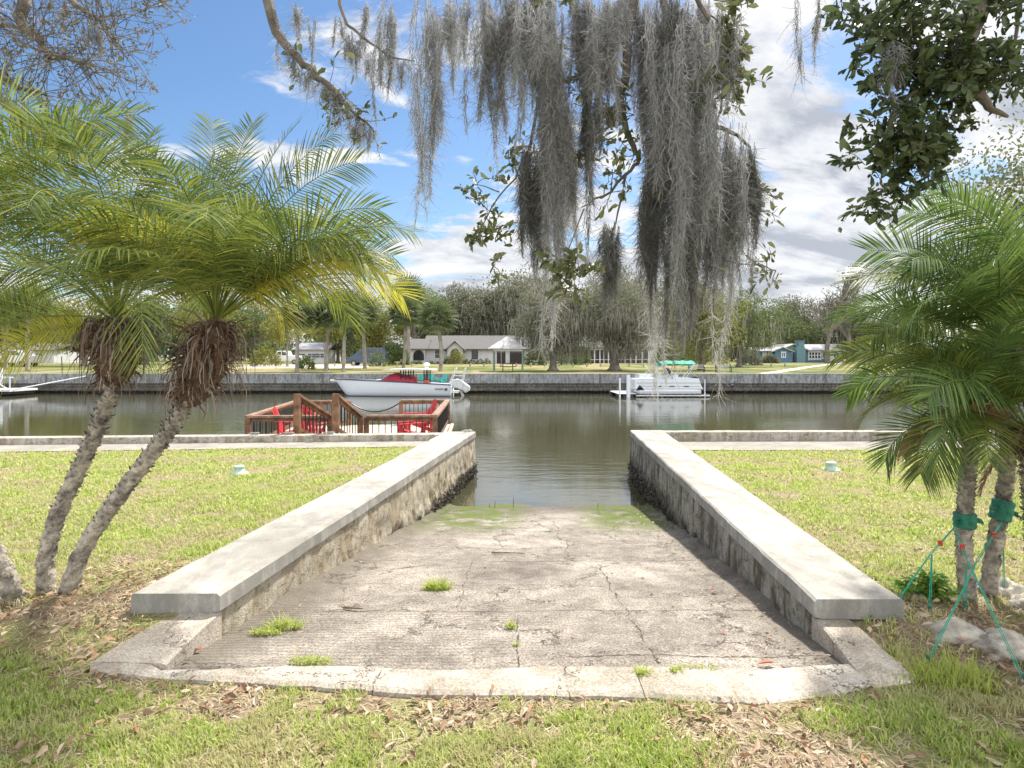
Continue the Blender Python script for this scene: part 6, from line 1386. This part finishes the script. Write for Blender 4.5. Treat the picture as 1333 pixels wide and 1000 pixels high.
A5 = k.limb([PP(-40, 20, YT), PP(0, 34, YT), PP(32, 38, YT), PP(52, 50, YT)], .02, .008, 10, .006)
A6 = k.limb([PP(40, -60, YT), PP(150, -30, YT), PP(205, -6, YT), PP(212, 8, YT)], .02, .004, 12, .006)
for p_, c_, L_ in ((A1[10:], 60, .42), (A2[8:], 44, .36), (A3[6:], 22, .34), (A4[6:], 16, .3), (A5, 30, .4), (A6[8:], 10, .18)): k.twigs(p_, int(c_ * 1.2), L_, 6, -.1, .0042, 3)
k.build(ol, 'oakleaf_small', .035, 'bark', world=b)

# ------------------------------------------------------------------ Spanish moss
def moss(label, line, L0, L1, n, Y, wpx=20, mt='moss', curl=1.1, seed=None, tape=.55, dY=.10):
    """a clump = several frizzy ropes of thin wavy strands, each rope with its own start, length and sway"""
    r_ = np.random.default_rng(seed if seed is not None else int(abs(line[0][0]) * 13 + abs(line[0][1]) * 7 + n)); S1 = Y / 800
    along = seed == 1; nr = max(2, int((n / 17 if not along else n / 9))); n = max(6, int(n * .85)); ln = np.array(line, float)
    fr = r_.random(nr) * (len(line) - 1); i = np.minimum(fr.astype(int), max(len(line) - 2, 0)); f = (fr - i)[:, None]; A = ln[i] * (1 - f) + ln[np.minimum(i + 1, len(ln) - 1)] * f
    roff = r_.uniform(-1, 1, nr) * wpx * .62; rx = (A[:, 0] + roff - 666.5) * S1; rz = CAMZ - (A[:, 1] + (r_.random(nr) ** 2) * min(34, L1 * .3) * (0 if along else 1) - 466) * S1; ry = Y + r_.uniform(-1, 1, nr) * wpx * S1 * .6
    rL = (L0 * .75 + (L1 - L0 * .75) * r_.random(nr)) * (1 - .30 * np.abs(roff) / (wpx * .62 + 1e-6)) * S1; rL[0] = L1 * S1; rw = (.004 + .009 * r_.random(nr)) * (1 + rL)
    rph = r_.random((nr, 2)) * 6.28; ramp_ = .010 + .014 * r_.random(nr)
    k = r_.integers(0, nr, n); st = r_.random(n) ** 1.6 * .65; L = rL[k] * (1 - st) * (.35 + .65 * r_.random(n) ** .5); K = max(6, int((L1 * S1) / .035))
    g = np.linspace(0, 1, K + 1)[None, :]; s_ = st[:, None] * rL[k][:, None] + g * L[:, None]; sg = s_ / rL[k][:, None]
    thin = np.sin(np.clip(sg, .03, 1) ** .6 * math.pi) ** .8 * .9 + .12
    P = np.zeros((n, K + 1, 3)); P[:, :, 0] = rx[k][:, None] + ramp_[k][:, None] * np.sin(s_ * 7 + rph[k, 0][:, None]); P[:, :, 1] = ry[k][:, None] + ramp_[k][:, None] * np.sin(s_ * 6 + rph[k, 1][:, None]); P[:, :, 2] = rz[k][:, None] - s_
    ang = r_.random((n, 1)) * 6.28 + np.cumsum(r_.normal(0, .55, (n, K + 1)), 1); rad = np.abs(r_.normal(.9, .55, (n, 1))) * (.75 + .5 * r_.random((n, K + 1)))
    P[:, :, 0] += np.cos(ang) * rad * rw[k][:, None] * thin; P[:, :, 1] += np.sin(ang) * rad * rw[k][:, None] * thin; P += r_.normal(0, .0022, P.shape)
    a_ = r_.random((n, 1)) * 6.28 + np.linspace(0, 8, K + 1)[None]; wv = np.stack([np.cos(a_), np.sin(a_) * .8, .15 * np.sin(a_ * 2)], -1); wd = (.0014 * (1.15 - .6 * g))[..., None]
    V = np.stack([P - wv * wd, P + wv * wd], 2).reshape(-1, 3); bs = (np.arange(n)[:, None] * (K + 1) + np.arange(K)[None]).ravel() * 2; F1 = np.stack([bs, bs + 1, bs + 3, bs + 2], 1)
    m = int(n * K * curl * .8); si = r_.integers(0, n, m); ki = r_.integers(0, K, m); B = P[si, ki] * .5 + P[si, ki + 1] * .5; d = unit(np.stack([r_.normal(0, 1, m), r_.normal(0, 1, m), r_.normal(-.85, .6, m)], 1)); l = .014 + .040 * r_.random(m) ** 1.5; cu = unit(r_.normal(0, 1, (m, 3))) * 1.1 + np.array([0, 0, -.5])
    wv2 = unit(np.cross(d, r_.normal(0, 1, (m, 3)))) * .0010; out = []
    for q in (0, .34, .67, 1.): c = B + d * (l * q)[:, None] + cu * (l * q * q)[:, None]; out += [c - wv2 * (1.2 - q * .6), c + wv2 * (1.2 - q * .6)]
    V2 = np.stack(out, 1).reshape(-1, 3); bb_ = np.arange(m)[:, None] * 8; F2 = np.concatenate([bb_ + np.array([[q, q + 1, q + 3, q + 2]]) for q in (0, 2, 4)])
    Vv, Ff = cat([(V, F1), (V2, F2)]); org = (float(rx.mean()), Y, float(rz.max()))
    return tag(npmesh('spanish_moss', Vv, Ff, M[mt], loc=org), label, 'moss', 'Spanish moss hanging from the oaks')
moss('grey moss fringe along the thin slanting twig at the upper left', [(366, 52), (398, 84), (432, 116), (462, 148), (484, 166)], 18, 52, 420, 3.1, 5, tape=.0, seed=1)
moss('short moss strand on the bare twig left of the fringe', [(352, 12), (360, 40)], 20, 50, 24, 3.1, 5, tape=.2)
moss('narrow moss strand right of the slanting twig top, ending at the branch', [(398, -8), (403, 20)], 40, 75, 70, 3.15, 11)
moss('shaggy moss bundle sweeping right along a short twig near the top', [(434, -5), (450, 30), (470, 45), (495, 62)], 30, 62, 230, 3.15, 14, tape=.1)
moss('small moss tail hanging from the shaggy bundle by the slanting twig', [(512, 70), (540, 80)], 15, 42, 70, 3.15, 9, tape=.1)
moss('thin moss strand left of the shaggy bundle', [(466, -8)], 50, 80, 50, 3.2, 13)
moss('loose moss curtain left of the longest open strand', [(505, -8)], 95, 148, 120, 3.15, 20)
moss('longest open moss strand against the blue sky, ending in curly wisps', [(556, -8)], 210, 330, 120, 2.7, 22, tape=.5)
moss('wide thin moss veil right of the longest open strand', [(592, -8), (615, -8)], 60, 120, 80, 3.2, 18)
moss('broad ragged moss curtain left of the dark nest-like clump', [(632, -8), (655, -8)], 120, 222, 260, 2.9, 26)
moss('short moss tuft at the top beside the ragged curtain', [(668, -8), (680, -8)], 60, 130, 120, 3.1, 20)
moss('thick moss curtain at the top above the dark nest-like clump', [(700, -8), (715, -8)], 130, 210, 300, 3.0, 26)
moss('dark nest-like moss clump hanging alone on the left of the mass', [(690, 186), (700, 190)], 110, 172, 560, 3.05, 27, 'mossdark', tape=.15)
moss('long pale moss tail in front of the dark nest-like clump', [(722, 40)], 230, 385, 260, 2.85, 22, 'moss', tape=.25)
moss('dense moss curtain at the top centre, left of the bent branch', [(745, -8), (775, -8)], 110, 215, 420, 3.0, 26)
moss('dark moss tail below the arching branch at the centre', [(766, 98), (772, 120)], 90, 160, 170, 2.95, 13, 'mossdark')
moss('small dark moss tail lowest at the centre above the yellow-green leaves', [(790, 285), (799, 292)], 70, 120, 300, 2.9, 15, 'mossdark', tape=.3)
moss('top moss curtain directly over the bent branch', [(800, -8), (825, -8)], 60, 120, 260, 3.05, 26)
moss('moss curtain to the right of the bent branch', [(840, -8), (858, 0)], 140, 250, 320, 3.0, 22)
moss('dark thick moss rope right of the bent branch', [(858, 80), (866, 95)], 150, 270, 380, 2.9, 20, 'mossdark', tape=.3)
moss('longest dense moss column of the main mass', [(880, 30), (895, 60)], 250, 400, 480, 2.85, 30, 'moss', tape=.2)
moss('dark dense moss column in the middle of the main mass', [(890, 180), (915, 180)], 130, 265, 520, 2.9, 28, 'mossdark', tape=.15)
moss('moss column right of the darkest one in the main mass', [(925, 165), (945, 175)], 120, 235, 420, 2.85, 24, 'moss', tape=.15)
moss('moss drapery at the right side of the main mass', [(955, 175), (972, 190)], 90, 190, 330, 2.85, 18, 'mossdark', tape=.15)
moss('thin outermost moss strand on the right of the main mass', [(980, 196), (986, 230)], 60, 150, 90, 2.85, 8)
moss('top moss curtain beside the leafy sprays right of centre', [(900, -8), (935, -8)], 90, 190, 340, 2.95, 26)
moss('lone thin curly moss wisp against the white clouds', [(1042, -8), (1052, -8)], 60, 120, 44, 2.6, 18)
moss('moss tail hanging left of the longest dense column', [(838, 215), (856, 240)], 100, 210, 240, 2.95, 18, 'mossdark', tape=.2)
moss('thick moss clump low in the main mass, over the far oaks', [(870, 300), (900, 320)], 60, 150, 260, 3.0, 34, 'mossdark', tape=.1)
moss('faint pale moss strands falling behind the lowest green leaves at the centre', [(728, 170), (752, 190)], 190, 285, 44, 3.2, 22, 'mosspale')
moss('faint pale moss strands trailing below the dark nest-like clump', [(698, 250), (708, 260)], 110, 210, 40, 3.12, 14, 'mosspale')
moss('pale moss strands trailing down in front of the screened porch', [(822, 210), (846, 230)], 150, 275, 50, 3.1, 20, 'mosspale')
moss('pale moss strands trailing down above the pontoon boat', [(872, 220), (900, 230)], 160, 275, 50, 3.1, 24, 'mosspale')
moss('single knotted moss thread dangling down to the water right of the pontoon boat', [(928, 240)], 230, 290, 9, 3.0, 6, 'mosspale', curl=2.)
moss('pale moss strands trailing right of the pontoon boat canopy', [(938, 230), (960, 235)], 130, 240, 44, 3.0, 20, 'mosspale')
moss('little moss beard on the upper of the top left twigs', [(80, -5), (86, 0)], 12, 32, 60, YT, 7)
moss('larger moss beard under the twigs in the top left corner', [(112, 12), (128, 28)], 18, 48, 150, YT, 10)
moss('moss beard hanging behind the palm crown at the upper left', [(105, 150), (122, 150)], 20, 48, 120, YT, 12)
moss('moss beard behind the fronds right of the one at the palm crown', [(158, 140), (175, 145)], 25, 55, 120, YT, 13)
moss('thin moss veil on the leaves of the top right oak', [(1158, 40), (1170, 90)], 50, 120, 90, 2.6, 14)

moss('long dark moss tail between the bent branch and the longest dense column', [(845, 150), (852, 165)], 120, 230, 200, 2.92, 16, 'mossdark')
moss('grey moss tail right behind the long pale tail, left of the centre', [(738, 120), (748, 135)], 80, 190, 170, 3.1, 14)
moss('ragged moss in the gap under the arching branch, near its left end', [(712, 118), (722, 118)], 60, 150, 120, 3.0, 12, 'mossdark')
moss('wispy moss between the top curtain and the leafy sprays at the right', [(940, -8), (952, 10)], 60, 140, 90, 2.9, 16)

moss('dark moss tuft at the very top between the first two thick curtains', [(672, -8), (690, -8)], 40, 110, 150, 2.8, 22, 'mossdark')
moss('dark moss tuft at the very top left of the bent branch', [(785, -8), (805, -8)], 50, 140, 200, 2.85, 20, 'mossdark')
moss('dark moss tuft at the very top right of the bent branch', [(868, -8), (890, -8)], 60, 130, 200, 2.8, 24, 'mossdark')
moss('thin moss veil over the blue sky left of the nest-like clump', [(575, -8), (650, -8)], 40, 100, 130, 3.3, 40)

for lb, px, py, L0_, L1_, n_, Y_, w_, mt_ in (
        ('airy moss veil between the longest open strand and the ragged curtain', 610, -8, 60, 190, 70, 2.8, 50, 'moss'),
        ('airy moss veil in front of the thick curtain at the top', 690, -8, 90, 230, 110, 2.7, 60, 'moss'),
        ('airy moss veil around the bent branch at the top centre', 800, -8, 90, 260, 110, 2.7, 70, 'moss'),
        ('airy moss veil in front of the right half of the main mass', 905, 20, 150, 380, 120, 2.65, 80, 'moss'),
        ('few loose moss threads at the far right of the main mass', 975, 150, 60, 200, 34, 2.7, 40, 'moss'),
        ('few loose moss threads under the bent branch, showing against the sky', 780, 130, 80, 220, 44, 2.8, 60, 'mossdark')):
    moss(lb, [(px - w_ * .4, py), (px + w_ * .4, py)], L0_, L1_, n_ * 2, Y_, w_ * .6, mt_, curl=.9)
